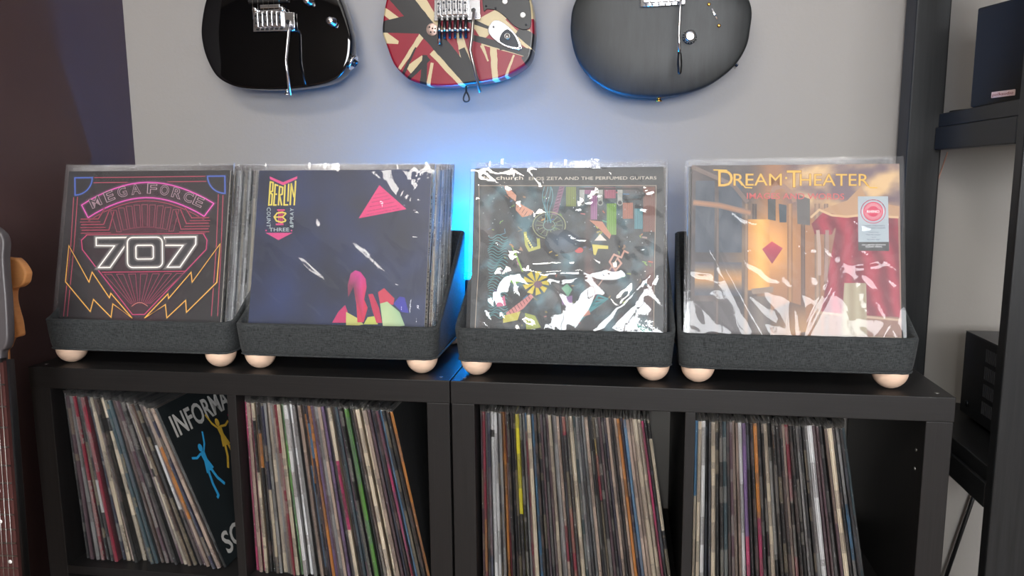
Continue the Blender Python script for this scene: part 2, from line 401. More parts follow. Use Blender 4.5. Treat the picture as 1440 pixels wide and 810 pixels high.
# ------------------------------------------------------------------ cube shelves
TF = .038; TD = .016; UW = .765; DEP = .39; CH = .335
def cube_shelf(x0, label):
    t = thing('cube_shelf', (x0+UW/2, DEP/2, 0), label, 'shelf unit', 'black cube shelves standing side by side')
    g = .0008
    x0 += g; x1 = x0+UW-2*g
    tp = box('top_panel', x0, x1, 0, DEP, K-TF, K, M_BLKH, t, .0012)
    box('bottom_panel', x0, x1, 0, DEP, 0, TF, M_BLKH, t, .0012)
    for a in (x0+.001, x1-TF-.001):
        s = box('side_panel', a, a+TF, .0005, DEP, TF, K-TF, M_BLKV, t, .0012)
    zc = K-TF-CH-TD/2
    xc = (x0+x1)/2
    box('shelf_board', x0+TF, x1-TF, .001, DEP, zc-TD/2, zc+TD/2, M_BLKH, t, .0008)
    for z0, z1 in ((zc+TD/2, K-TF), (TF, zc-TD/2)): box('divider', xc-TD/2, xc+TD/2, .001, DEP, z0, z1, M_BLKV, t, .0008)
    for a in (x0+.019, x1-.019):
        for y in (.022, DEP-.03): lathe('screw_cap', (a, y, K-.0004), (0, 0, 1), [(0, .0035), (.0008, .0033), (.0011, .001)], M_STEEL, tp, 12)
    for zz in (K-TF-.055, K-TF-.085): cyl('peg_hole_ring', (x1-TF-.0005, .03, zz), (x1-TF-.002, .03, zz), .0028, M_STEEL, t, 10)
    return t
cube_shelf(-UW, 'black two-by-two cube shelf standing against the dark brown wall')
cube_shelf(0, 'black two-by-two cube shelf standing beside the tall black rack')

# ------------------------------------------------------------------ fabric crates
def crate(cx, label):
    t = thing('record_crate', (cx, .16, K), label, 'crate', 'fabric record crates on the cube shelves')
    zb = K+.028; y0, y1 = .014, .305
    def outline(half_f, half_b, ya, yb, r, n=6):
        P = []
        for (sx, yy, half, a0) in ((1, ya, half_f, -90), (1, yb, half_b, 0), (-1, yb, half_b, 90), (-1, ya, half_f, 180)):
            px = cx+sx*(half-r); py = yy+r if yy == ya else yy-r
            for k in range(n+1):
                a = R(a0+90*k/n); P.append((px+r*math.cos(a), py+r*math.sin(a)))
        # subdivide straight sides
        out = []
        for i in range(len(P)):
            a = np.array(P[i]); b = np.array(P[(i+1) % len(P)]); d = np.linalg.norm(b-a); k = max(1, int(d/.02))
            for j in range(k): out.append(tuple(a+(b-a)*j/k))
        return out
    def rim(y):
        z = K+.0845+max(0, min(1, (y-.034)/(.235)))*.137
        return z
    ob = outline(.1725, .168, y0+.006, y1-.008, .018); ot = outline(.1785, .171, y0, y1, .022); it = outline(.1715, .164, y0+.007, y1-.007, .016)
    n = min(len(ob), len(ot), len(it))
    # same corner/side subdivision: resample every loop to n points by arc length
    def resample(P, n):
        P = np.array(P+[P[0]]); s = np.r_[0, np.cumsum(np.linalg.norm(np.diff(P, axis=0), axis=1))]
        q = np.linspace(0, s[-1], n, endpoint=False); return np.stack([np.interp(q, s, P[:, 0]), np.interp(q, s, P[:, 1])], 1)
    n = 96; ob, ot, it = (resample(P, n) for P in (ob, ot, it))
    rings = []
    levels = [(0, .35), (.0, .0)]
    ctr = np.array([cx, (y0+y1)/2])
    rings.append([(p[0], p[1], zb) for p in (ctr+(ob-ctr)*.985)])
    for f in (.05, .2, .45, .7, .9, 1.0):
        ring = []
        for a, b in zip(ob, ot):
            e = f**.7
            x = a[0]+(b[0]-a[0])*e; y = a[1]+(b[1]-a[1])*e; top = rim(b[1])-.003
            ring.append((x, y, zb+(top-zb)*f+.002*(f < .1)))
        rings.append(ring)
    mid = (ot+it)/2
    rings.append([(p[0], p[1], rim(q[1])) for p, q in zip(mid, ot)])
    rings.append([(p[0], p[1], rim(q[1])-.003) for p, q in zip(it, ot)])
    rings.append([(p[0], p[1], zb+.006) for p in it])
    V = [v for r in rings for v in r]; F = []
    for i in range(len(rings)-1):
        for k in range(n): F.append((i*n+k, i*n+(k+1) % n, (i+1)*n+(k+1) % n, (i+1)*n+k))
    F += [tuple(range(n))[::-1], tuple(range((len(rings)-1)*n, len(rings)*n))]
    # gentle slack in the cloth
    V = [Vector(v)+Vector((0, -1, 0))*.0012*fbm(v[0]*14, v[2]*20, 2, cx) for v in V]
    mesh('fabric_bin', V, F, M_FABRIC, t, True)
    # stitched hem round the bottom
    hem = [(p[0], p[1], zb+.0012) for p in (ctr+(ob-ctr)*1.001)]
    tube('bottom_piping', hem, .0018, M_FABRIC, t, 6, True)
    for sx in (-1, 1):
        for yy in (.045, .265):
            rr = .0265
            prof = [(0, .0)]+[(rr-rr*math.cos(a), rr*math.sin(a)) for a in np.linspace(.15, math.pi/2, 9)]+[(zb-K-.0002, rr*.995), (zb-K, rr*.97)]
            lathe('foot', (cx+sx*.1445, yy, K), (0, 0, 1), prof, M_BEECH, t, 28)
    return t
CR = {1: -.5655, 2: -.2025, 3: .1805, 4: .5400}
CDESC = {1: 'neon-lined black cover', 2: 'dark blue cover', 3: 'crowded collage cover', 4: 'gold-lettered warm cover'}
for k, cx in CR.items(): crate(cx, 'charcoal fabric crate on pale ball feet holding the '+CDESC[k])

# ------------------------------------------------------------------ records
JH = .314
def jacket_mesh():
    h = JH; V = [(0, 0, 0), (1, 0, 0), (1, h, 0), (0, h, 0), (0, 0, h), (1, 0, h), (1, h, h), (0, h, h)]
    F = [(0, 1, 5, 4), (1, 2, 6, 5), (3, 0, 4, 7), (0, 3, 2, 1), (4, 5, 6, 7), (2, 3, 7, 6)]
    me = bpy.data.meshes.new('jacket'); me.from_pydata(V, [], F); me.materials.append(M_JACKET); me.materials.append(M_PAPER)
    for i in (3, 4, 5): me.polygons[i].material_index = 1
    return me
ME_JACKET = jacket_mesh()
def sleeve_mesh(seed):
    """open plastic sleeve round a jacket of unit thickness: two sheets and a soft front edge, top edge standing proud and wavy"""
    rnd = random.Random(seed); V = []; F = []; n = 6; h = JH
    prof = [(-.07, h+.004), (-.08, h*.5), (-.07, .004), (.12, -.0022), (.5, -.0034), (.88, -.0022), (1.07, .004), (1.08, h*.5), (1.07, h+.004)]
    zt = h+rnd.uniform(.007, .013); bend = rnd.uniform(-.9, .9)
    zs = [0, .08, .16, .24, h-.01, h+.002, zt]
    for zi, z in enumerate(zs):
        for k, (x, y) in enumerate(prof):
            jx = rnd.uniform(-.03, .03)+(bend*.6 if zi == len(zs)-1 else 0); jy = rnd.uniform(-.0008, .0006)
            dz = rnd.uniform(-.003, .002)*(zi == len(zs)-1)
            V.append((x+jx, y+jy, z+dz))
    m_ = len(prof)
    for i in range(len(zs)-1):
        for k in range(m_-1): F.append((i*m_+k, i*m_+k+1, (i+1)*m_+k+1, (i+1)*m_+k))
    me = bpy.data.meshes.new('outer_sleeve'); me.from_pydata(V, [], F); me.materials.append(M_SLEEVE)
    for p in me.polygons: p.use_smooth = True
    return me
ME_SLEEVES = [sleeve_mesh(i) for i in range(8)]
PAL = {'k': ((18, 18, 20), 'black'), 'g': ((52, 52, 55), 'dark grey'), 's': ((160, 160, 160), 'silver grey'), 'w': ((246, 246, 246), 'white'),
       'c': ((226, 212, 188), 'cream'), 't': ((198, 176, 160), 'dusty tan'), 'r': ((150, 40, 62), 'crimson'), 'p': ((206, 62, 118), 'hot pink'),
       'l': ((126, 100, 140), 'lavender'), 'n': ((42, 44, 70), 'navy'), 'b': ((84, 132, 170), 'pale blue'), 'y': ((232, 220, 30), 'bright yellow'),
       'o': ((214, 140, 64), 'orange'), 'e': ((92, 152, 62), 'grass green'), 'm': ((104, 78, 88), 'mauve grey'), 'v': ((124, 92, 150), 'purple'),
       'B': ((84, 66, 60), 'brown'), 'd': ((62, 84, 92), 'slate teal')}
def ordinal(n): return f"{n}{'th' if 10 <= n % 100 <= 20 else {1: 'st', 2: 'nd', 3: 'rd'}.get(n % 10, 'th')}"
def record(loc, rot, thick, code, label, group, acc=None, sleeve=True, seed=0):
    t = thing('record', loc, label, 'record', group, rot=rot)
    j = link('jacket', ME_JACKET, t); j.scale = (thick, 1, 1); c = PAL[code][0]
    rnd = random.Random(seed*31+5); f = rnd.uniform(.9, 1.3)
    j.color = tuple(x*f for x in lin(c))+(1,)
    dark = sum(c) < 330
    lt = rnd.choice([(190, 186, 178), (150, 146, 142), (120, 100, 96), (176, 160, 130), (96, 104, 120)] if dark else [(60, 54, 54), (90, 76, 80), (120, 96, 90)])
    j['lettering'] = list(lin(lt)); j['accent'] = list(lin(PAL[acc[0]][0])) if acc else [0., 0., 0.]
    j['accent_from'] = float(acc[1]*JH) if acc else 9.0; j['accent_to'] = float(acc[2]*JH) if acc else 9.0
    if sleeve:
        s = link('outer_sleeve', ME_SLEEVES[seed % 8], t); s.scale = (thick, 1, 1)
    return t
CUBES = {
 1: dict(top=-.7195, end=-.545, leanA=.045, leanB=.376, ref='the outer side panel', seq="g m s r k g:w:.3:.5 r n c t k c:k:.8:.88 k d d B m g k m c:k:.55:.6 B k g:w:.35:.75 m t:o:.3:.75 B n t"),
 2: dict(top=-.3735, end=-.1045, leanA=.012, leanB=.20, ref='the middle divider', seq="p t p c:k:.6:.9 k:o:.62:.82 k n:c:.1:.5 s c s t r c e w w s k t k:b:.05:.65 k:o:.55:.95 n:b:.7:.9 o l m s t l g s c:p:.3:.7 k d m:d:.1:.4 k k e k B c c t m n k r:p:.2:.7 b g k k k:o:-.1:1.1"),
 3: dict(top=.0440, end=.3215, leanA=.004, leanB=.15, ref='the shelf joint', seq="m r:o:.1:.4 g n:m:.2:.7 w:k:.86:.9 w g s o r k k k y:k:.0:.45 k s r:b:.9:1 c b k g m g m c s s t:r:.2:.4 g r:g:.5:.9 g c d s g s t g k k:r:.55:.8 g m k n t k g t o n b t t c c p k k:c:.4:.9"),
 4: dict(top=.3925, end=.6195, leanA=.006, leanB=.18, ref='the middle divider', seq="b:c:0:.6 c w k g c k k d g m t t w v:p:0:.4 k k o:p:0:.5 g k c k:s:.3:.8 k k k t r:k:.3:.6 k k s g g s w m m g m c k s:b:.3:.6 g d")}
UNDER = {1: 'neon-lined cover', 2: 'blue cover', 3: 'collage cover', 4: 'gold-lettered cover'}
ZF = K-TF-CH
last = None
for cb, C in CUBES.items():
    seq = C['seq'].split(); n = len(seq); rnd = random.Random(cb)
    wts = [rnd.uniform(.75, 1.2)*(1.35 if s[0] in 'wyecv' else 1) for s in seq]
    tot = sum(wts); x = C['top']; span = C['end']-C['top']; acc_w = 0
    for i, (s, wt) in enumerate(zip(seq, wts)):
        f = acc_w/tot; lean = C['leanA']+(C['leanB']-C['leanA'])*f**.9
        pitch = span*wt/tot; acc_w += wt
        th = math.atan(lean); thick = pitch*.84*math.cos(th)
        hh = JH*math.cos(th)                    # height of the leaning top
        xt = C['top']+span*(acc_w-wt)/tot        # where the top of the spine stands
        xb = xt+JH*math.sin(th)
        y = .022+rnd.uniform(-.004, .008)+(.004 if cb == 1 else 0)
        prt = s.split(':'); ac = (prt[1], float(prt[2]), float(prt[3])) if len(prt) > 1 else None
        cname = PAL[prt[0]][1]+(' and '+PAL[ac[0]][1] if ac else '')
        lab = f"{cname} spine, {ordinal(i+1)} from {C['ref']}, cube below the {UNDER[cb]}"
        rc = record((xb, y, ZF+thick*math.sin(th)*0+.0012), (0, -th, 0), thick, prt[0], lab, f"records in the cube under the {UNDER[cb]}", ac, True, cb*100+i)
        last_x = xb
        if s.startswith('k:r:.55'):              # yellow lettering read down the spine
            TP = text_polys('oasis', .01); xs = [p[0] for q in TP for p in q]; sp_ = max(xs)-min(xs); TV = []; TF_ = []
            for q in TP:
                b0 = len(TV); TV += [(thick*.15+yy*thick*.95, -.0005, JH*.885-(xx-min(xs))/sp_*JH*.085) for xx, yy in q]; TF_.append(tuple(range(b0, len(TV))))
            mesh('spine_lettering', TV, TF_, simple('yellow_print', (236, 196, 70), .5, var=.02), rc)
    C['lastx'] = xb+pitch/math.cos(th)

# the sleeve with its front cover turned to the room, last in the first cube
C = CUBES[1]; th = math.atan(.385)
t = thing('record', (C['lastx']+.004, .03, ZF+.0016), 'black record with grey capitals and dancing figures on its cover, leaning last in row', 'record', 'records in the cube under the neon-lined cover', rot=(0, -th, 0))
j = link('jacket', ME_JACKET, t); j.scale = (.004, 1, 1); j.color = lin4((22, 26, 28)); j['lettering'] = list(lin((120, 120, 120))); j['accent'] = [0., 0., 0.]; j['accent_from'] = 9.; j['accent_to'] = 9.
s = link('outer_sleeve', ME_SLEEVES[2], t); s.scale = (.004, 1, 1)
art = Art(None, JH); BG = (24, 29, 31)
art.grid(6, lambda u, v: lerp((20, 24, 26), (30, 36, 38), .5+.5*fbm(u*3, v*3)))
GR = (176, 174, 170)
art.text('INFORMATION', (.06, .80), (1.0, .80), -.13, GR, offset=.02)
art.text('SOCIETY', (.06, .05), (.72, .05), -.13, GR, offset=.02)
def dancer(c, s, col, flip=1):
    X = lambda pts: [(c[0]+flip*s*x, c[1]+s*y) for x, y in pts]
    art.blob((c[0], c[1]+s*.86), s*.075, s*.095, col, step=False)
    art.poly(X([(-.09, .76), (.09, .77), (.075, .55), (.17, .30), (-.15, .27), (-.06, .55)]), col, step=False)
    for p, wd in (([(.06, .74), (.2, .9), (.3, 1.16)], .055), ([(-.06, .74), (-.25, .70), (-.42, .76)], .055), ([(.06, .3), (.14, .05), (.3, -.18)], .075), ([(-.06, .3), (-.1, .0), (-.08, -.3), (-.16, -.34)], .075)):
        art.strip(X(p), wd*s, col, step=False)
    art.layer += 1
dancer((.21, .45), .26, (46, 150, 204)); dancer((.46, .52), .27, (196, 158, 56), -1); dancer((.70, .56), .26, (130, 28, 66))
ap = art.build('cover_print', M_INK, t)
ap.matrix_basis = Matrix.Translation((.0044, JH/2, 0)) @ Matrix.Rotation(R(90), 4, 'Z')

# stacks standing in the fabric crates (behind the front covers)
FR = {1: (-.5827, .0425, .2526, .0136), 2: (-.2139, .0444, .270, 0), 3: (.1829, .0431, .2617, .03), 4: (.5412, .0415, .241, -.0135)}
FLOORZ = K+.0345
STK = {1: "k c s s w g s c s w k s c s g w s c g s w", 2: "c s w s c s b s g s b w s n s s b d s w g s", 3: "t k", 4: "g k s g"}
for kc, seq in STK.items():
    xc, yb, tau, yaw = FR[kc]; seq = seq.split(); rnd = random.Random(40+kc)
    pitch = .0074; y = yb+.0075
    for i, s in enumerate(seq):
        tt = tau-.03*(i/22)
        # local +x (thickness) -> world +Y, local +y (spine to opening) -> world -X ; the opening shows on the far side
        dx = rnd.uniform(-.003, .003)+(-.004 if kc == 4 else .002)
        o = record((0, 0, 0), (0, 0, 0), .0044, s, f"{PAL[s][1]} sleeved record, {ordinal(i+1)} behind the {CDESC[kc]} in its crate", f"records standing behind the {CDESC[kc]}", None, True, 700+kc*50+i)
        Rm = Matrix.Rotation(yaw*0, 4, 'Z') @ Matrix.Rotation(-tt, 4, 'X') @ Matrix(((0, 1, 0, 0), (1, 0, 0, 0), (0, 0, 1, 0), (0, 0, 0, 1)))
        # keep a proper rotation (no mirror): x->Y, y->-X
        Rm = Matrix.Rotation(-tt, 4, 'X') @ Matrix.Rotation(R(90), 4, 'Z')
        o.matrix_world = Matrix.Translation((xc+JH/2+dx, y, FLOORZ+.0012)) @ Rm
        y += pitch

# ---- the four front covers
W = .317
CORN = {1: [(99.9, 240.9), (326.5, 241.7), (76.5, 482.1), (307.8, 490.6)], 2: [(364, 244.2), (606.8, 241.5), (350, 490.5), (592.6, 496)],
        3: [(666.8, 238.0), (932.6, 236.0), (659.5, 500.7), (932.7, 506.0)], 4: [(973.8, 233.7), (1265.5, 232.0), (970.1, 507.7), (1268.5, 518.0)]}
def front_record(k, label, wr):
    xc, yb, tau, yaw = FR[k]
    t = thing('record', (xc, yb, FLOORZ), label, 'record', 'front covers in the fabric crates', rot=(-tau, 0, yaw))
    box('jacket', -W/2, W/2, .0004, .0042, 0, W, M_PAPER, t, .0006, 1)
    return t
def front_sleeve(t, seed, amp, feats=(), mat=None):
    """clear bag over the cover: a puckered front sheet and a proud crimped top edge"""
    n = 84; V = []; F = []; w2 = W/2+.006; h = W+.0135
    def d(u, v):
        x, z = u*6+seed*3.1, v*6+seed*1.7
        e = 1-abs(fbm(x*.9+.6*z, z*.35-.2*x, 3, seed))*2.2
        s = amp*max(0, e)**3*.7+amp*.5*fbm(x*.5, z*.5, 2, seed+9)
        for (fu, fv, ang, ln, wd, hgt) in feats:
            ca, sa = math.cos(ang), math.sin(ang); a = (u-fu)*ca+(v-fv)*sa; bq = -(u-fu)*sa+(v-fv)*ca
            s += hgt*math.exp(-(a/ln)**2-(bq/wd)**2)
        edge = min(u, 1-u, .999)*12
        return .0022+max(-.0012, s)*min(1, max(.05, edge))
    for j in range(n+1):
        for i in range(n+1):
            u, v = i/n, j/n; top = max(0, (v-.955)/.045)
            x = -w2+2*w2*u; z = h*v
            y = -(.0008+d(u, v))*(1-.6*top)+.004*top*fbm(u*22, 3.3, 3, seed)
            zz = z+(.003*fbm(u*16, .7, 3, seed+2)-.001 if j == n else 0)
            V.append((x, y, zz))
    F = [(j*(n+1)+i, j*(n+1)+i+1, (j+1)*(n+1)+i+1, (j+1)*(n+1)+i) for j in range(n) for i in range(n)]
    o = mesh('outer_sleeve', V, F, mat or M_FRONTSLEEVE, t, True)
    # sides and back of the bag
    V = []; F = []
    prof = [(-w2, -.0016), (-w2-.0008, .0006), (-w2, .0048), (w2, .0048), (w2+.0008, .0006), (w2, -.0016)]
    for z in np.linspace(0, h, 8):
        for x, y in prof: V.append((x+.0007*fbm(z*40, x*9, 2, seed), y, z))
    for j in range(7):
        for i in range(5): F.append((j*6+i, j*6+i+1, (j+1)*6+i+1, (j+1)*6+i))
    mesh('sleeve_back', V, F, M_SLEEVE, t, True)
    return o

# cover 1: neon lines on black
t = front_record(1, 'record with neon-lined black cover and glowing white numerals, front of its crate', .3)
A = Art(CORN[1], W); BG = (36, 33, 35)
A.grid(40, lambda u, v: lerp((34, 31, 33), (74, 36, 48), math.exp(-((u-.5)/.30)**2-((v-.66)/.22)**2)+.7*math.exp(-((u-.5)/.2)**2-((v-.2)/.2)**2)))
RED = (176, 66, 88); PINK = (214, 84, 170); PUR = (110, 74, 150); BLUE = (70, 96, 178); AMB = (240, 176, 74); WHT = (255, 246, 236)
def c1(x, y): return (75+x/5.333, 230+y/5.333)
def c2(x, y): return (75+x/5.333, 340+y/5.333)
for pts in ([c1(300, 107), c1(1170, 107)], [c1(300, 145), c1(1170, 145)], [c1(166, 240), c1(140, 613), c2(80, 560)], [c1(195, 240), c1(165, 613), c2(108, 560)], [c1(1250, 240), c1(1232, 613), c2(1188, 570)], [c1(1285, 240), c1(1268, 613), c2(1235, 570)]):
    A.neon(pts, .8, RED, BG, 4, .3)
for cx_, sg in ((176, 1), (1300, -1)):
    arc = [c1(cx_+sg*130*math.cos(a), 107+130*math.sin(a)) for a in np.linspace(0, math.pi/2, 9)]
    A.neon([c1(cx_, 107)]+arc, 1.6, BLUE, BG, 3.5, .4, True)
# banner
up = [c1(225+990*f, 312-165*math.sin(math.pi*f)**.9) for f in np.linspace(0, 1, 17)]; dn = [c1(272+870*f, 408-146*math.sin(math.pi*f)**.9) for f in np.linspace(1, 0, 17)]
A.neon(up+dn, 1.4, PINK, BG, 5, .45, True)
A.neon([c1(275+865*f, 432-146*math.sin(math.pi*f)**.9) for f in np.linspace(0, 1, 15)], .7, RED, (60, 36, 44), 3, .2)
letters = 'MEGA FORCE'; fx = [.105, .215, .315, .42, 0, .545, .64, .735, .825, .905]
for ch, f in zip(letters, fx):
    if ch == ' ': continue
    xx = 245+930*f; yy = 353-150*math.sin(math.pi*(f*.95+.025)); sl = math.atan(-.50*math.cos(math.pi*f))
    for off, col in ((.035, (168, 140, 148)), (0, (50, 40, 48))):
        w_ = 62 if ch != 'M' else 74; dx = math.cos(sl)*w_/2; dy = math.sin(sl)*w_/2
        a_ = c1(xx-dx, yy-dy+26); b_ = c1(xx+dx, yy+dy+26); A.text(ch, a_, b_, 13.8, col, offset=off)
# fan of bars
for f in np.linspace(-1, 1, 9):
    x0 = 700+f*235; x1 = 700+f*195; yt = 315+40*f*f; yb_ = 480+36*f*f
    A.neon([c1(x0-24, yt), c1(x0+20, yt), c1(x1+16, yb_), c1(x1-18, yb_)], .6, (150, 72, 88), (72, 38, 48), 3, .25, True)
for q in range(3):
    for sg in (-1, 1):
        A.neon([c1(700+sg*(482-3*q), 418+42*q), c1(700+sg*(350-40*q), 418+42*q), c1(700+sg*(300-34*q), 340+12*q)], .7, RED, (66, 36, 46), 4, .3)
        A.neon([c1(700+sg*(488-3*q), 440+42*q), c1(700+sg*(335-40*q), 440+42*q)], .6, RED, (66, 36, 46), 3, .25)
A.neon([c1(250, 536), c1(1150, 536)], .8, RED, (66, 36, 46), 4, .4)
A.neon([c1(530+340*f, 505-22*math.sin(math.pi*f)) for f in np.linspace(0, 1, 9)], .6, (140, 60, 78), (72, 38, 48), 3, .2)
# diamond frame
for off, col in ((0, PUR), (8, (196, 60, 110))):
    A.neon([c1(255+off, 540), c2(215+off, -10), c2(222+off, 60), c2(600, 560-off), c2(690, 560-off), c2(1165-off, 70), c2(1172-off, 0), c1(1145-off, 540)], 1.0, col, BG, 4, .4)
for f in np.linspace(-1, 1, 7):
    A.neon([c2(690+f*270-26, 248), c2(690+f*270+26, 248), c2(660+f*70+6, 470), c2(660+f*70-6, 470)], .6, (150, 60, 86), (62, 34, 44), 3, .25, True)
A.neon([c2(375, 232), c2(1000, 232)], .8, (196, 56, 96), (60, 34, 44), 3, .3)
A.neon([c2(595+120*f, 490-28*math.sin(math.pi*f)) for f in np.linspace(0, 1, 9)], .8, (210, 120, 110), BG, 3, .3)
# lightning bolts
lb = [(130, 30), (278, 305), (302, 230), (430, 425), (440, 390), (600, 580), (455, 470), (440, 570), (310, 435), (285, 525), (102, 300)]
A.neon([c2(*p) for p in lb], 1.1, AMB, BG, 4, .3, True)
rb = [(1262, 30), (1050, 315), (1043, 240), (872, 435), (868, 400), (690, 580), (848, 480), (858, 580), (1000, 450), (1005, 540), (1235, 318)]
A.neon([c2(*p) for p in rb], 1.1, AMB, BG, 4, .3, True)
# 707
bgd = (46, 42, 46)
s7 = [c1(335, 560), c1(565, 560), c2(562, 20), c2(437, 197), c2(350, 197), c2(472, 35), c2(335, 32)]
def rr(pts): return pts
S7b = [c1(845, 562), c1(1082, 562), c2(1080, 30), c2(960, 200), c2(865, 200), c2(985, 38), c2(845, 36)]
def rrect(x0, y0, x1, y1, r, fnc):
    P = []
    for (cx_, cy_, a0) in ((x1-r, y0+r, -90), (x1-r, y1-r, 0), (x0+r, y1-r, 90), (x0+r, y0+r, 180)):
        for q in range(5): a = R(a0+q*22.5); P.append(fnc(cx_+r*math.cos(a), cy_+r*math.sin(a)))
    return P
zero = rrect(568, -26, 830, 200, 40, c2); zin = rrect(632, 34, 762, 137, 16, c2)
for P in (s7, S7b, zero): A.poly(P, (50, 47, 50))
for P in (s7, S7b, zero, zin): A.neon(P, 1.3, WHT, bgd, 6, .5, True)
A.build('cover_print', M_INK, t)
front_sleeve(t, 1.3, .0012, [(.47, .75, 1.55, .35, .05, .0012), (.5, .2, 1.5, .3, .03, .0012), (.78, .25, 1.1, .25, .03, .0015), (.88, .3, 1.2, .2, .02, .0012)])

# cover 2: dark blue
t = front_record(2, 'record with dark blue cover and pink triangle sticker, front of its crate', .3)
A = Art(CORN[2], W); A.gain = .68
def blue(u, v):
    b = lerp((24, 30, 52), (40, 56, 104), .5+.7*fbm(u*3, v*3, 3, 4))
    return b
A.grid(60, blue)
def d3(x, y): return (340+x/7.04, 235+y/7.04)
def d4(x, y): return (470+x/7.04, 235+y/7.04)
def d5(x, y): return (440+x/7.045, 350+y/7.045)
PK = (226, 76, 140); YL = (240, 220, 96); PALE = (196, 212, 214)
A.poly([d3(272, 122), d3(405, 180), d3(545, 120), d3(545, 145), d3(405, 210), d3(275, 150)], PK)
# tall BERLIN letters drawn as strokes, tops following the chevron
def S(pts, w=15): A.strip([d3(*p) for p in pts], w/7.04, YL, step=False)
S([(266, 415), (280, 170)]); S([(280, 176), (306, 185), (302, 270), (275, 280)]); S([(275, 285), (300, 300), (295, 405), (262, 408)])
S([(345, 408), (316, 408), (328, 205), (358, 215)]); S([(322, 300), (348, 300)])
S([(362, 412), (372, 215)]); S([(372, 222), (402, 232), (398, 300), (370, 310)]); S([(372, 312), (394, 412)])
S([(425, 205), (418, 406), (458, 406)]); S([(462, 196), (455, 372)])
S([(478, 408), (488, 190)]); S([(488, 195), (515, 330)], 13); S([(518, 410), (530, 165)])
A.layer += 1
A.poly([d3(350, 450), d3(425, 450), d3(425, 464), d3(350, 464)], PK, False); A.poly([d3(338, 592), d3(415, 590), d3(415, 606), d3(338, 608)], PK, False)
for x in (362, 380, 398): A.poly([d3(x, 464), d3(x+13, 464), d3(x+11, 592), d3(x-2, 592)], (200, 50, 110), False)
A.layer += 1
A.strip([d3(438, 490), d3(400, 480), d3(350, 488), d3(322, 525), d3(345, 565), d3(395, 580), d3(438, 565)], 2.0, YL)
A.strip([d3(322, 528), d3(405, 527), d3(440, 490)], 1.8, YL); A.strip([d3(405, 527), d3(440, 562)], 1.8, YL)
A.text('THREE', d3(275, 670), d3(470, 668), 5.2, PALE, .006)
for i, ch in enumerate('COUNT'):        # read downwards
    a_ = np.array(d3(250, 432+41*i)); b_ = np.array(d3(248, 432+41*i+33)); A.text(ch, a_, b_, 5.6, PALE, .006)
for i, ch in enumerate('&PRAY'):        # read upwards
    a_ = np.array(d3(512, 632-40*i)); b_ = np.array(d3(514, 632-40*i-33)); A.text(ch, a_, b_, 5.2, PALE, .006)
for x in (245, 495): A.blob(d3(x, 661), 1.1, 1.1, PK, 10)
A.poly([d3(240, 684), d3(505, 682), d3(368, 755)], PK)
# a plain swathe of pink and pale green shapes at the foot
A.poly([d5(195, 745), d5(255, 640), d5(320, 575), d5(345, 640), d5(330, 745)], (206, 48, 110)); A.poly([d5(330, 640), d5(440, 700), d5(500, 760), d5(330, 800)], (206, 206, 120))
A.poly([d5(500, 760), d5(540, 690), d5(610, 680), d5(640, 760)], (200, 208, 100)); A.poly([d5(640, 450), d5(700, 410), d5(800, 510), d5(790, 570), d5(660, 560)], (206, 58, 84))
A.poly([d5(660, 560), d5(730, 540), d5(850, 640), d5(900, 770), d5(690, 800)], [(176, 206, 150), (186, 210, 160), (150, 190, 150), (170, 200, 160), (206, 220, 170)])
A.poly([d5(790, 560), d5(850, 490), d5(900, 500), d5(940, 650), d5(870, 640)], (60, 58, 170))
A.poly([d5(420, 238), d5(470, 255), d5(520, 320), d5(530, 400), d5(505, 520), d5(540, 600), d5(500, 740), d5(440, 740), d5(430, 560), d5(400, 400), d5(350, 500), d5(345, 380), d5(375, 270)],
       [(220, 60, 150), (214, 56, 150), (206, 50, 130), (206, 46, 110), (216, 48, 90), (214, 44, 84), (210, 40, 80), (214, 50, 84), (206, 50, 90), (120, 50, 80), (140, 50, 76), (150, 52, 90), (190, 56, 124)])
A.poly([d5(545, 470), d5(590, 465), d5(650, 600), d5(680, 745), d5(625, 745), d5(590, 640)], (200, 42, 84))
# triangle sticker
A.poly([d4(445, 207), d4(712, 445), d4(240, 538)], (232, 60, 128))
ap_, ri, le = np.array(d4(445, 207)), np.array(d4(712, 445)), np.array(d4(240, 538))
for (f, h_) in ((.30, 1.3), (.42, 1.5), (.54, 1.9), (.68, 1.9), (.82, 2.1), (.93, 1.5)):   # unreadable rows of small dark print
    a_ = ap_+(le-ap_)*f; b_ = ap_+(ri-ap_)*f; x = .14
    rq = random.Random(int(f*100))
    while x < .86:
        l_ = rq.uniform(.02, .07); p_ = a_+(b_-a_)*x; q_ = a_+(b_-a_)*min(.88, x+l_); A.strip([p_, q_], h_*.55, (150, 40, 92), step=False); x += l_+rq.uniform(.012, .03)
A.layer += 1
A.build('cover_print', M_INK, t)
front_sleeve(t, 2.2, .0012, [(.35, .62, -.65, .2, .05, .0018), (.33, .42, -.6, .16, .02, .0022), (.68, .45, -.7, .2, .025, .002), (.82, .8, 1.2, .15, .008, .0012), (.86, .75, 1.2, .15, .006, .0012), (.78, .7, 1.25, .2, .006, .001), (.9, .3, 1.45, .2, .012, .0016), (.94, .3, 1.5, .25, .01, .0016), (.85, .25, 1.4, .12, .008, .0014)])

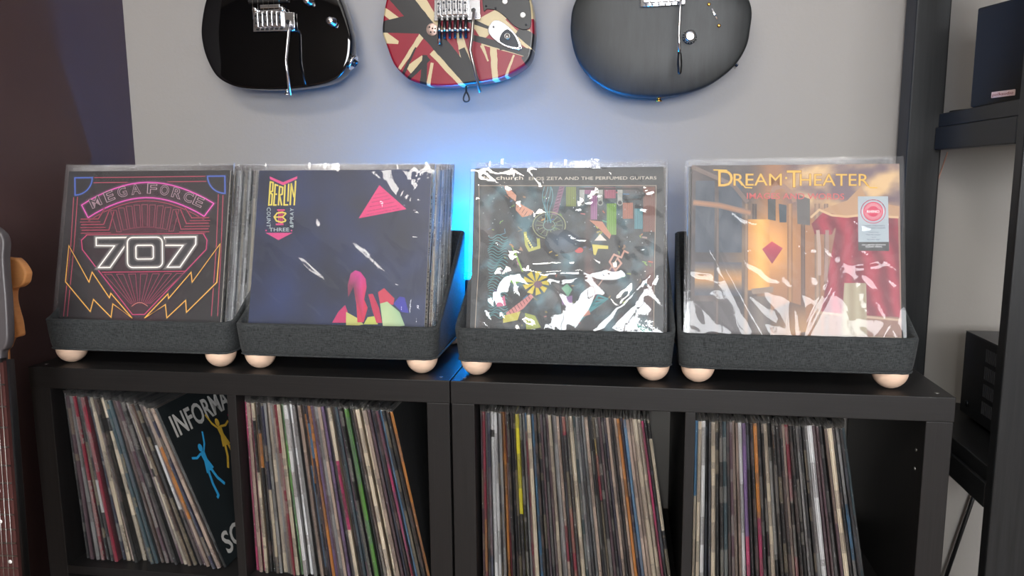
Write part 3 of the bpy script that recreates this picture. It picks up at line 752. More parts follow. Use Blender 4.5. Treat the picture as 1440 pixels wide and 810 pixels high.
# cover 3: crowded collage in a thin frame
t = front_record(3, 'record with crowded collage cover in a thin frame, front of its crate', .4)
A = Art(CORN[3], W); A.gain = .9
A.grid(8, lambda u, v: lerp((34, 37, 40), (42, 46, 48), fbm(u*4, v*4)+.5))
def e6(x, y): return (650+x/4.88, 225+y/4.88)
def e7(x, y): return (650+x/4.88, 345+y/4.88)
def coll(u, v):
    c = lerp((14, 20, 24), (84, 116, 126), .22+1.2*fbm(u*9, v*9, 4, 2))
    c = lerp(c, (70, 96, 104), .7*max(0, fbm(u*3, v*3, 3, 7)))
    return lerp(c, (96, 62, 56), max(0, fbm(u*9, v*4, 3, 12))*1.2*(u > .6)+.6*max(0, fbm(u*9, v*4, 3, 30))*(u <= .6))
f0 = A.uv(e6(112, 182)); f1 = A.uv(e7(1312, 560)); A.grid(64, coll, lo=(f0[0], .02), hi=(f1[0], f0[1]))
A.strip([e6(118, 590), e6(112, 182), e6(1328, 182), e6(1320, 590), e7(1312, 620)], .8, (168, 150, 132)); A.strip([e6(118, 590), e7(88, 560), e7(86, 640)], .8, (168, 150, 132))
TXT = (222, 210, 192)
A.text('the church', e6(118, 141), e6(415, 141), 5.6, TXT, .004); A.text('EROS ZETA AND THE PERFUMED GUITARS', e6(455, 144), e6(1330, 140), 4.6, (200, 190, 174), .0)
rq = random.Random(5)
cols = [(120, 130, 64), (132, 84, 118), (104, 142, 66), (150, 96, 72), (72, 128, 132), (156, 150, 84), (170, 110, 96), (96, 74, 110), (60, 110, 124)]
for q in range(90):
    x_, y_ = rq.uniform(130, 1290), rq.uniform(200, 1140); c = rq.choice(cols); a = rq.uniform(0, 6.28); l_ = rq.uniform(12, 46)
    pts_ = [e6(x_+l_*f*math.cos(a+f*rq.uniform(-.8, .8)), y_+l_*f*math.sin(a)) for f in np.linspace(0, 1, 5)]
    A.strip(pts_, rq.uniform(.6, 2.6), tuple(v*rq.uniform(.7, 1.15) for v in c), step=(q % 6 == 0))
for x0, x1, y0_, y1_, c in ((710, 780, 190, 325, (110, 122, 60)), (838, 905, 195, 240, (140, 88, 124)), (880, 925, 250, 415, (140, 88, 130)), (990, 1055, 305, 520, (110, 150, 64)), (975, 1050, 195, 270, (146, 70, 92)), (1100, 1170, 300, 410, (150, 88, 66)), (1240, 1320, 190, 500, (110, 66, 54)), (1180, 1235, 340, 480, (60, 120, 130))):
    A.poly([e6(x0, y0_), e6(x1, y0_), e6(x1, y1_), e6(x0, y1_)], c)
    for q in np.arange(x0+8, x1, 12): A.strip([e6(q, y0_), e6(q, y1_)], .5, tuple(v*.55 for v in c), step=False)
    A.layer += 1
for x in (820, 945, 1080):
    A.poly([e6(x-18, 200), e6(x+18, 200), e6(x+16, 300), e6(x-16, 300)], (150, 152, 146)); A.blob(e6(x, 300), 4.2, 4.2, (130, 134, 130)); A.blob(e6(x, 300), 2.8, 2.8, (34, 38, 42))
A.strip([e6(800, 205), e6(1200, 205), e6(1250, 240), e6(1230, 275), e6(1110, 280)], 2.6, (24, 26, 28))
# ladder-like ribbons
for P, c in (([(285, 185), (310, 190), (370, 250), (365, 290), (490, 360), (470, 385), (410, 400), (365, 350), (370, 295), (310, 250)], (190, 136, 112)),):
    A.poly([e6(*p) for p in P], c)
    for q in range(9): A.strip([e6(312+q*19, 240+q*17), e6(306+q*17, 262+q*18)], .7, (40, 38, 40), step=False)
    A.layer += 1
A.poly([e6(665, 190), e6(700, 190), e6(650, 385), e6(612, 380)], (120, 84, 108))
for q in range(8): A.strip([e6(664-q*6, 205+q*22), e6(692-q*6, 195+q*22)], .9, (44, 38, 48), step=False)
A.layer += 1
# wheel
for r_, c, w_ in ((112, (150, 156, 110), 1.0), (94, (90, 110, 100), .7), (40, (110, 150, 150), .8)):
    A.strip([e6(595+r_*math.cos(a), 455+r_*.82*math.sin(a)) for a in np.linspace(0, 2*math.pi, 29)[:-1]], w_, c, closed=True)
for a in np.linspace(0, 2*math.pi, 15)[:-1]: A.strip([e6(595+36*math.cos(a), 455+30*math.sin(a)), e6(595+92*math.cos(a), 455+76*math.sin(a))], .7, (120, 138, 96), step=False)
A.layer += 1
for q in range(4): A.strip([e6(560+q*16, 440-60*k_+10*math.sin(k_*2+q)) if False else e6(560+q*16+12*math.sin(k_*1.3+q), 440-50*k_) for k_ in np.linspace(0, 5, 9)], .9, (86, 142, 152))
A.strip([e6(430, 500), e6(440, 590), e7(460, 40), e7(525, 20), e7(520, -40)], 4.2, (168, 168, 84))
for q in range(7): A.blob((lambda p: p)(e6(430+8*q, 520+14*q)), 1.5, 1.5, (210, 206, 130), 8, step=False)
A.layer += 1
A.poly([e6(870, 420), e6(960, 430), e6(1020, 520), e6(1010, 550), e6(940, 480)], (170, 116, 92)); A.poly([e6(905, 560), e6(945, 515), e6(990, 560)], (206, 196, 186)); A.blob(e7(800, 40), 6, 4, (176, 62, 60))
A.blob(e7(690, -20), 26, 17, (62, 84, 104), 24, col2=(34, 46, 56)); A.poly([e7(890, 0), e7(1000, 10), e7(1000, 32), e7(930, 30), e7(915, 75), e7(900, 70)], (196, 184, 90))
A.poly([e7(330, 0), e7(410, 190), e7(420, 185), e7(370, 60)], (130, 168, 62)); A.poly([e7(290, 235), e7(430, 240), e7(360, 278)], (110, 160, 62))
# rows of waves on the left
for q in range(30):
    yy = -55+q*19
    A.strip([e7(178+130*f+6*math.sin(q), yy+12*math.sin(f*9+q*.5)) for f in np.linspace(0, 1, 11)], .9, (78, 138, 142), step=False)
A.layer += 1
# flower and leaves
for q in range(9): a = q*2*math.pi/9; A.poly([e7(505, 265), e7(505+86*math.cos(a-.25), 265+80*math.sin(a-.25)), e7(505+92*math.cos(a+.2), 265+86*math.sin(a+.2))], (196, 176, 56), False)
A.layer += 1; A.blob(e7(520, 275), 6, 5, (108, 78, 96))
A.poly([e7(300, 470), e7(470, 340), e7(490, 360), e7(420, 440), e7(310, 510)], (186, 120, 116))
for q in range(8): A.strip([e7(320+q*19, 455-q*14), e7(340+q*18, 490-q*16)], .9, (70, 40, 56), step=False)
A.layer += 1
A.poly([e7(225, 400), e7(290, 350), e7(300, 420), e7(240, 430)], (190, 100, 130)); A.poly([e7(280, 490), e7(400, 460), e7(380, 520), e7(280, 540)], (176, 168, 70)); A.poly([e7(430, 470), e7(500, 490), e7(540, 570), e7(440, 590)], (140, 150, 60))
A.poly([e7(660, 220), e7(700, 215), e7(760, 300), e7(745, 600), e7(690, 600)], (34, 36, 40)); A.poly([e7(680, 300), e7(720, 270), e7(755, 310), e7(725, 360)], (96, 150, 120)); A.poly([e7(680, 370), e7(755, 350), e7(755, 410), e7(685, 415)], (118, 84, 130))
A.strip([e7(1140, 60), e7(1110, 45), e7(1090, 90), e7(1040, 70), e7(1010, 120), e7(1050, 180), e7(1090, 130), e7(1060, 90)], 2.6, (186, 140, 124)); A.strip([e7(1075, 80), e7(1000, 190), e7(900, 330)], 1.6, (178, 140, 124))
for q in range(5): A.strip([e7(770+q*30, 560-q*35), e7(860+q*18, 470-q*30), e7(960+q*10, 400-q*6)], 2.6, (58, 130, 136), step=False)
A.layer += 1
A.poly([e7(1180, 540), e7(1300, 590), e7(1250, 610)], (64, 140, 128)); A.poly([e7(800, 480), e7(870, 450), e7(880, 480), e7(820, 500)], (170, 110, 92))
for q in range(60): A.blob(e6(rq.uniform(140, 1300), rq.uniform(200, 600)), rq.uniform(.4, .9), rq.uniform(.4, .9), (170, 186, 186), 6, step=False)
A.layer += 1
A.build('cover_print', M_INK, t)
front_sleeve(t, 3.7, .0022, [(.47, .42, .05, .22, .03, .0045), (.42, .2, 1.5, .12, .06, .004), (.72, .22, .9, .2, .07, .004), (.84, .33, .85, .2, .03, .003), (.16, .36, .9, .13, .04, .003), (.3, .12, .4, .1, .05, .003), (.66, .97, .05, .1, .01, .002), (.93, .84, .3, .06, .012, .002), (.6, .35, 1.2, .12, .05, .003)], M_CRISPSLEEVE)

# cover 4: warm hall in gold and red (plain stand-in picture), gold lettering
t = front_record(4, 'record with gold-lettered warm cover and silver sticker, front of its crate', .4)
A = Art(CORN[4], W); A.gain = .70
def g8(x, y): return (960+x/4.571, 220+y/4.571)
def g9(x, y): return (960+x/4.571, 345+y/4.571)
def hall(u, v):
    nz = fbm(u*6, v*6, 4, 3)
    c = lerp((70, 66, 70), (104, 92, 88), .5+nz)
    if u > .28: c = lerp(c, (160, 112, 78), min(1, (u-.28)/.1))
    if u > .62: c = lerp(c, (150, 112, 96), min(1, (u-.62)/.1))
    c = lerp(c, (250, 178, 84), .95*math.exp(-((u-.385)/.11)**2-((v-.58)/.15)**2))
    if v > .72: c = lerp(c, lerp((112, 92, 100), (222, 186, 136), max(0, .4+fbm(u*5, v*9, 4, 8)*1.4)), min(1, (v-.72)/.1)*min(1, max(0, (u-.42)/.1)))
    return c
A.grid(70, hall)
for x0, x1, c in ((.02, .115, (70, 78, 92)), (.135, .25, (62, 72, 86))):
    A.grid(6, lambda u, v: lerp((56, 66, 80), (84, 92, 104), .5+fbm(u*20, v*8)), lo=(x0, .55), hi=(x1, .92)); A.grid(6, lambda u, v: lerp((210, 150, 84), (80, 84, 96), abs(v-.42)/.07), lo=(x0, .33), hi=(x1, .50)); A.grid(3, lambda u, v: (78, 72, 74), lo=(x0, .02), hi=(x1, .3))
for x, wd, c in ((.125, .012, (120, 104, 96)), (.262, .02, (156, 126, 102)), (.30, .022, (92, 76, 70)), (.47, .025, (186, 136, 92)), (.535, .02, (120, 92, 80)), (.60, .026, (176, 142, 118)), (.645, .02, (160, 130, 112))):
    s0 = lambda f: (x+wd*f)
    A.grid(4, lambda u, v: lerp(tuple(q*.7 for q in c), c, 1-abs((u-x)/wd-.5)*2), lo=(x, .05), hi=(x+wd, .80))
A.grid(6, lambda u, v: lerp((240, 190, 96), (206, 140, 70), abs(u-.34)/.06), lo=(.28, .36), hi=(.385, .72))
A.poly([g9(440, 285), g9(585, 270), g9(580, 310), g9(450, 320)], (150, 128, 112)); A.grid(5, lambda u, v: lerp((84, 76, 74), (130, 116, 106), 1-abs(u-.34)/.05), lo=(.29, .02), hi=(.39, .33))
A.poly([g9(580, 420), g9(690, 370), g9(790, 400), g9(800, 560), g9(600, 600), g9(560, 500)], [(84, 62, 54), (96, 70, 60), (120, 88, 66), (196, 146, 96), (150, 110, 76), (84, 64, 56)])
# arches and cornice
A.strip([g8(60, 70), g8(330, 190), g8(420, 300)], 6, (124, 108, 102)); A.strip([g8(70, 300), g8(240, 320), g8(440, 370)], 8, (176, 126, 92), (130, 104, 92))
A.strip([g8(560, 290), g8(590, 210), g8(650, 195), g8(710, 250), g8(720, 300)], 6, (158, 122, 104)); A.poly([g8(620, 310), g8(670, 320), g8(670, 430), g8(625, 430)], (60, 72, 82)); A.poly([g8(550, 270), g8(600, 280), g8(600, 420), g8(550, 410)], (70, 72, 72))
A.poly([g8(735, 250), g8(820, 280), g8(820, 450), g8(740, 440)], (96, 92, 90))
A.poly([g9(512, 30), g9(575, -20), g9(645, 25), g9(576, 125)], [(176, 44, 70), (206, 70, 80), (176, 44, 70), (140, 26, 56)])
# red drapery on the right
def drape(u, v): return lerp((120, 26, 46), (176, 52, 74), .5+.5*math.sin(u*70+v*9+2*fbm(u*6, v*6)))
def quadgrid(q, n, fn):
    uv = [A.uv(p) for p in q]; P = []; Cc = []; F = []
    for j in range(n+1):
        for i in range(n+1):
            a = np.array(uv[0])*(1-i/n)+np.array(uv[1])*(i/n); b_ = np.array(uv[3])*(1-i/n)+np.array(uv[2])*(i/n); p = a*(1-j/n)+b_*(j/n)
            P.append(tuple(p)); Cc.append(lin4([min(255, max(0, c)) for c in fn(*p)]))
    for j in range(n):
        for i in range(n): F.append((j*(n+1)+i, j*(n+1)+i+1, (j+1)*(n+1)+i+1, (j+1)*(n+1)+i))
    A.put(P, Cc, F)
quadgrid([g8(1000, 400), g8(1385, 400), g9(1400, 470), g9(890, 440)], 26, drape)
quadgrid([g8(830, 440), g8(900, 370), g8(1385, 400), g8(1385, 540)], 14, drape); quadgrid([g8(830, 440), g8(1000, 420), g8(960, 510), g8(850, 505)], 8, drape)
A.poly([g8(880, 355), g8(1060, 290), g8(1150, 200), g8(1190, 290), g8(1395, 330), g8(1390, 400), g8(1060, 395), g8(940, 370)], (186, 146, 110))
A.strip([g8(825, 400), g8(880, 350), g8(960, 385), g8(1060, 395), g8(1140, 385), g8(1390, 400)], 3.2, (214, 178, 136))
A.strip([g8(870, 480), g8(880, 594), g9(880, 200)], 5, (186, 160, 146)); A.strip([g8(930, 480), g8(930, 594), g9(920, 240)], 5, (160, 130, 120))
A.grid(10, lambda u, v: lerp((160, 134, 116), (180, 160, 142), .5+fbm(u*9, v*9)), lo=(.58, 0), hi=(1, .145))
A.strip([g9(850, 435), g9(1030, 455), g9(1200, 470), g9(1405, 490)], 3, (206, 176, 150))
# pale column-like patch in front of the drape
quadgrid([g9(1040, 250), g9(1180, 250), g9(1185, 590), g9(1015, 600)], 10, lambda u, v: lerp((160, 146, 120), (186, 174, 146), .5+.5*math.sin(u*120)))
GOLD = (232, 186, 76); EDGE = (150, 96, 50)
for off, col in ((.018, EDGE), (0, GOLD)):
    A.text('D', g8(232, 197), g8(325, 197), 23.5, col, off); A.text('REAM', g8(330, 193), g8(640, 193), 17.5, col, off)
    A.blob(g8(668, 145), 1.6, 1.6, col, 8)
    A.text('T', g8(672, 205), g8(765, 205), 25, col, off); A.text('HEATER', g8(755, 195), g8(1200, 197), 17.5, col, off)
A.strip([g8(200, 92), g8(290, 95)], 1.8, GOLD); A.strip([g8(370, 160), g8(405, 205), g8(450, 208)], 1.8, GOLD); A.strip([g8(1165, 165), g8(1205, 208), g8(1255, 210)], 1.8, GOLD)
A.text('IMAGES AND WORDS', g8(415, 278), g8(1040, 284), 8.6, (214, 92, 92), .004)
# hype sticker
SV = (176, 188, 196)
A.poly([g8(1128, 265), g8(1322, 265), g9(1328, 45), g9(1130, 42)], SV)
A.poly([g8(1129, 558), g8(1326, 558), g9(1328, 45), g9(1130, 42)], (66, 68, 68))
C0 = g8(1226, 362)
A.blob(C0, 17.8, 17, (196, 56, 90), 30); A.blob(C0, 16.8, 16, SV, 30); A.blob(C0, 15.2, 10.6, (240, 236, 236), 26); A.blob(C0, 14.2, 13.6, (206, 40, 84), 26)
for a in np.linspace(0, 2*math.pi, 33)[:-1]: A.strip([(C0[0]+8*math.cos(a), C0[1]+7.6*math.sin(a)), (C0[0]+12.8*math.cos(a), C0[1]+12.2*math.sin(a))], .55, (240, 226, 230), step=False)
A.layer += 1; A.blob(C0, 11.5, 4.6, (206, 40, 84), 22); A.text('RHINO', (C0[0]-8.8, C0[1]+2.0), (C0[0]+8.8, C0[1]+2.0), 4.0, (250, 244, 244), .02)
msg = 'START YOUR EAR OFF RIGHT'
for i, ch in enumerate(msg):
    if ch == ' ': continue
    a = math.pi*(1.08+.84*i/(len(msg)-1)); c_, s_ = math.cos(a), math.sin(a); px_, py_ = C0[0]+16.2*c_, C0[1]+15.6*s_
    tx, ty = -s_, c_; A.text(ch, (px_-tx*.75, py_-ty*.75), (px_+tx*.75, py_+ty*.75), 1.7, (70, 74, 84))
INKD = (70, 76, 86)
for s_, x0, x1, y_, h_, c_ in (("DREAM THEATER'S", 1155, 1300, 458, 1.7, INKD), ('1992 STUDIO ALBUM', 1150, 1302, 472, 1.7, INKD), ('Featuring', 1196, 1258, 498, 1.4, INKD), ('"Pull Me Under"', 1178, 1276, 515, 1.7, INKD), ('and', 1216, 1240, 530, 1.3, INKD), ('"Another Day"', 1184, 1270, 546, 1.7, INKD)):
    A.text(s_, g8(x0, y_), g8(x1, y_), h_, c_)
A.text('ON LIMITED-EDITION', g8(1152, 581), g8(1304, 581), 1.9, (236, 236, 236), .015); A.text('CLEAR VINYL', g9(1176, 22), g9(1284, 22), 2.2, (236, 236, 236), .015)
A.build('cover_print', M_INK, t)
front_sleeve(t, 5.1, .0016, [(.17, .48, -1.12, .34, .016, .004), (.26, .3, -1.08, .3, .012, .003), (.1, .22, -.9, .2, .05, .003), (.51, .22, 1.62, .16, .025, .004), (.6, .3, 1.15, .35, .008, .002), (.66, .35, 1.12, .35, .008, .002), (.82, .48, .15, .07, .012, .003), (.9, .14, 1.1, .12, .012, .003), (.95, .15, -1.2, .12, .012, .003), (.05, .43, -.2, .05, .015, .003), (.36, .12, -1.2, .15, .015, .003)])

# ------------------------------------------------------------------ blue light behind the crates
mt, nt, b = mk('blue_led_diffuser'); b.inputs['Base Color'].default_value = (.1, .4, 1, 1); b.inputs['Emission Color'].default_value = (.0, .28, 1, 1); b.inputs['Emission Strength'].default_value = 520
lb = thing('light_bar', (-.02, .365, K), 'blue glowing light bar standing behind the crates at the wall', 'lamp')
box('light_housing', -.16, .13, .338, .372, K+.001, K+.120, M_BLACKPL, lb, .004)
box('light_diffuser', -.15, .12, .342, .370, K+.120, K+.128, mt, lb, .002)

# ------------------------------------------------------------------ wall guitars
HZ = K
YF = .318; YBK = .363
def upper(cx): # generic double-cutaway upper half, right side going up, round to the left side
    return [(cx+.112, .725), (cx+.106, .765), (cx+.128, .83), (cx+.142, .88), (cx+.135, .925), (cx+.112, .915), (cx+.075, .868), (cx+.03, .855), (cx-.03, .858), (cx-.06, .885), (cx-.1, .955), (cx-.125, .985), (cx-.15, .96), (cx-.155, .89), (cx-.132, .82), (cx-.114, .765), (cx-.12, .725)]
G1 = [(-.566, .68), (-.579, .631), (-.579, .597), (-.57, .563), (-.552, .532), (-.522, .514), (-.486, .506), (-.431, .503), (-.385, .504), (-.344, .508), (-.311, .515), (-.287, .528), (-.271, .552), (-.264, .584), (-.266, .613), (-.282, .669)]
G2 = [(-.187, .666), (-.194, .635), (-.197, .606), (-.19, .582), (-.176, .545), (-.155, .522), (-.14, .512), (-.11, .503), (-.071, .5), (-.04, .502), (.006, .507), (.043, .515), (.076, .531), (.091, .545), (.098, .566), (.101, .603), (.094, .655)]
G3 = [(.177, .651), (.169, .612), (.171, .58), (.182, .544), (.204, .514), (.233, .492), (.266, .479), (.307, .473), (.349, .473), (.389, .479), (.429, .493), (.468, .521), (.49, .553), (.498, .587), (.496, .639)]
def up_k(P): return [(x, z+HZ) for x, z in P]
def neck_set(t, cx, bz, mat_neck, mat_board, mat_head, y=YF):
    """neck, fingerboard, frets, headstock, tuners and strings above the body (bridge at height bz)"""
    nz = bz+.648
    nk = prism('neck', [(cx-.028, HZ+.84), (cx+.028, HZ+.84), (cx+.0215, nz), (cx-.0215, nz)], y-.006, y+.020, mat_neck, t, .006)
    fb = prism('fingerboard', [(cx-.028, HZ+.80), (cx+.028, HZ+.80), (cx+.0215, nz), (cx-.0215, nz)], y-.012, y-.006, mat_board, t)
    for n_ in range(1, 22):
        zz = nz-.648*(1-2**(-n_/12)); ww = .0215+.0065*(nz-zz)/(nz-HZ-.8)
        box('fret', cx-ww, cx+ww, y-.0133, y-.0118, zz-.001, zz+.001, M_STEEL, fb)
    prism('headstock', up_k([(p[0]+cx, p[1]+nz-HZ) for p in catmull([(-.0215, 0), (-.034, .03), (-.036, .1), (-.028, .165), (.0, .185), (.022, .17), (.028, .1), (.03, .03), (.0215, 0)], 4)]), y-.004, y+.011, mat_head, t, .002)
    for q in range(6):
        cyl('tuner', (cx-.022+.002*q, y-.004, nz+.03+q*.024), (cx-.022+.002*q, y-.018, nz+.03+q*.024), .0035, M_CHROME, t, 10)
    box('nut', cx-.0215, cx+.0215, y-.0145, y-.006, nz-.003, nz+.003, M_CHROME, t)
    return nz
def strings(t, cx, bz, nz, w0, w1, y0, y1):
    for q in range(6):
        f = q/5-.5; tube('string', [(cx+w0*f, y0, bz), (cx+w1*f, y1, nz)], .0005-.00005*q, M_STEEL, t, 5)
def hanger(cx, nz, label):
    h = thing('wall_hanger', (cx, WY, nz+.02), label, 'hanger', 'guitar hangers on the grey wall')
    box('mount_plate', cx-.03, cx+.03, WY-.014, WY, nz-.03, nz+.07, M_BLACKPL, h, .004)
    for s_ in (-1, 1): tube('yoke_arm', [(cx, WY-.012, nz+.012), (cx+s_*.032, WY-.04, nz+.012), (cx+s_*.034, YF-.03, nz+.012), (cx+s_*.034, YF-.04, nz+.022)], .0045, M_BLACKPL, h, 8)
def floyd(t, x0, x1, z0, z1, ax, y, tail=False):
    """double-locking tremolo: plate, six saddles, pivot studs, block for the arm"""
    z0 += HZ; z1 += HZ
    pl = prism('bridge', [(x0, z0), (x1+.0, z0), (x1, z0+(z1-z0)*.82), (ax-.004, z0+(z1-z0)*.84), (ax-.008, z1), (x0+.002, z1)], y-.0075, y-.0035, M_CHROME, t, .0008)
    sx0, sx1 = x0+.006, ax-.010; pw = (sx1-sx0)/6
    for q in range(6):
        a = sx0+pw*q; dz = .0035*math.sin(math.pi*(q+.5)/6)
        s_ = box('saddle', a+.0006, a+pw-.0006, y-.015, y-.0075, z0+.007+dz*.4, z1-.007+dz, M_CHROME, pl, .0012)
        xm = a+pw/2
        cyl('saddle_screw', (xm, y-.0155, z0+.014+dz), (xm, y-.0149, z0+.014+dz), .0021, M_DARKMET, s_, 10)
        cyl('saddle_screw', (xm, y-.0155, z1-.014+dz), (xm, y-.0149, z1-.014+dz), .0023, M_DARKMET, s_, 10)
        box('saddle_slot', xm-.0008, xm+.0008, y-.0154, y-.0149, z0+.015+dz, z1-.018+dz, M_DARKMET, s_)
        box('intonation_gap', a+.001, a+pw-.002, y-.0081, y-.0074, z0+.0025, z0+.006, M_BLACKPL, pl)
    for xx in (x0+.008, ax-.011):
        lathe('pivot_stud', (xx, y-.0035, z1-.001), (0, -1, 0), [(0, .0046), (.011, .0046), (.0118, .004), (.0118, .002)], M_CHROME, pl, 14)
    cyl('arm_socket', (ax, y-.003, z0+.016), (ax, y-.012, z0+.016), .0042, M_DARKMET, pl, 14)
    if tail:
        for q in range(6):
            a = sx0+pw*(q+.5)
            tube('fine_tuner_post', [(a, y-.009, z0+.002), (a, y-.012, z0-.012), (a-.001, y-.010, z0-.034)], [.0030, .0034, .0026], M_DARKMET, pl, 8)
            lathe('fine_tuner_knob', (a, y-.010, z0-.017), (0, -1, 0), [(0, .0034), (.006, .0034), (.007, .0026)], M_STEEL, pl, 10)
        box('tuner_bar', sx0-.002, sx1+.002, y-.0105, y-.006, z0-.0215, z0-.0165, M_STEEL, pl, .001)
        tube('fine_tuner_post', [(sx0+.003, y-.009, z0-.012), (sx0+.004, y-.009, z0-.044)], .0034, M_CHROME, pl, 10)
    return pl
def fwd(x, z, y, y0=.315):
    """a point read off the body plane y0, carried forward along the sight line to depth y"""
    f = (y+1.1775)/(y0+1.1775); return (.2812+(x-.2812)*f, y, K+.3325+(z-.3325)*f)
def arm(t, pts, r=.0026, mat=None):
    P = [Vector(fwd(x, z-HZ, y)) for x, y, z in pts]; Q = [P[0]]
    for a, b_, c in zip(P, P[1:], P[2:]): Q += [b_+(a-b_).normalized()*.006, b_, b_+(c-b_).normalized()*.006]
    return tube('tremolo_arm', Q+[P[-1]], r, mat or M_CHROME, t, 10)

def dome_body(OL, c0, mat, t, rise, edge, pw=5):
    P = np.array(up_k(OL)); n = len(P); V = []; F = []
    T = np.roll(P, -1, 0)-np.roll(P, 1, 0); T /= np.linalg.norm(T, axis=1)[:, None]; NO = np.stack([T[:, 1], -T[:, 0]], 1)
    if (P[:, 0]*np.roll(P[:, 1], -1)-np.roll(P[:, 0], -1)*P[:, 1]).sum() < 0: NO = -NO
    e = edge
    rg = [(.006, YBK), (.001, YBK-.004), (0, YBK-.008), (0, YF+rise+e), (e*.3, YF+rise+e*.35), (e, YF+rise)]
    for off, yy in rg: q = P-NO*off; V += [(a[0], yy, a[1]) for a in q]
    m_ = len(rg)
    for sc_ in (.975, .94, .90, .85, .79, .72, .64, .55, .45, .34, .22, .1):
        q = c0+(P-NO*e-c0)*sc_; V += [(a[0], YF+rise*sc_**pw, a[1]) for a in q]; m_ += 1
    for i in range(m_-1):
        for k in range(n): F.append((i*n+k, i*n+(k+1) % n, (i+1)*n+(k+1) % n, (i+1)*n+k))
    F += [tuple(range(n)), tuple(range((m_-1)*n, m_*n))[::-1]]
    bd = mesh('body', V, F, mat, t)
    for p_ in bd.data.polygons: p_.use_smooth = len(p_.vertices) == 4
    bm = bmesh.new(); bm.from_mesh(bd.data); bmesh.ops.recalc_face_normals(bm, faces=bm.faces); bm.to_mesh(bd.data); bm.free()
    return bd
# black gloss guitar
cx = -.4215
t = thing('electric_guitar', (cx, .34, HZ+.503), 'gloss black electric guitar hanging on the wall nearest the dark brown wall', 'guitar', 'electric guitars hanging on the wall')
dome_body(catmull(G1+upper(cx), 6), np.array([cx, HZ+.66]), M_GLOSSBLK, t, .007, .003, 3)
bz = HZ+.64
nz = neck_set(t, -.4265, bz, M_MAPLE, M_ROSE, M_GLOSSBLK)
floyd(t, -.460, -.373, .6135, .655, -.385, YF)
strings(t, -.4265, HZ+.636, nz, .056, .036, YF-.0162, YF-.0145)
pk = box('pickup', -.470, -.385, YF-.006, YF+.004, HZ+.668, HZ+.70, M_BLACKPL, t, .003)
box('pickup_cover', -.444, -.402, YF-.0072, YF-.004, HZ+.657, HZ+.6645, M_CHROME, t, .001)
for q in range(6): cyl('pole_piece', (-.4545+.0112*q, YF-.006, HZ+.686), (-.4545+.0112*q, YF-.0072, HZ+.686), .0025, M_CHROME, pk, 10)
arm(t, [(-.386, YF-.008, HZ+.631), (-.387, YF-.026, HZ+.618), (-.397, YF-.034, HZ+.557), (-.391, YF-.034, HZ+.490)], .0027)
for (x, z, rr_) in ((-.297, .628, .0095), (-.343, .668, .0085)): lathe('knob', (x, YF, HZ+z), (0, -1, 0), [(0, rr_), (.003, rr_), (.004, rr_*.86), (.016, rr_*.78), (.018, rr_*.6)], M_CHROME, t, 22)
lathe('strap_button', (-.408, .34, HZ+.5035), (0, 0, -1), [(0, .006), (.001, .006), (.003, .0035), (.007, .004), (.009, .0075), (.0105, .007)], M_CHROME, t, 16)
v0 = Vector((-.2655, .34, HZ+.553)); nrm = Vector((.86, 0, -.5)).normalized()
jk = lathe('jack_plate', v0-nrm*.003, nrm, [(0, .016), (.004, .016), (.0048, .0145), (.0048, .008), (.002, .0078)], M_CHROME, t, 20)
lathe('jack_socket', v0-nrm*.002, nrm, [(0, .007), (.008, .007), (.0085, .005), (.004, .0045)], M_DARKMET, jk, 14)
hanger(-.4265, nz, 'black wall hanger above the gloss black guitar')

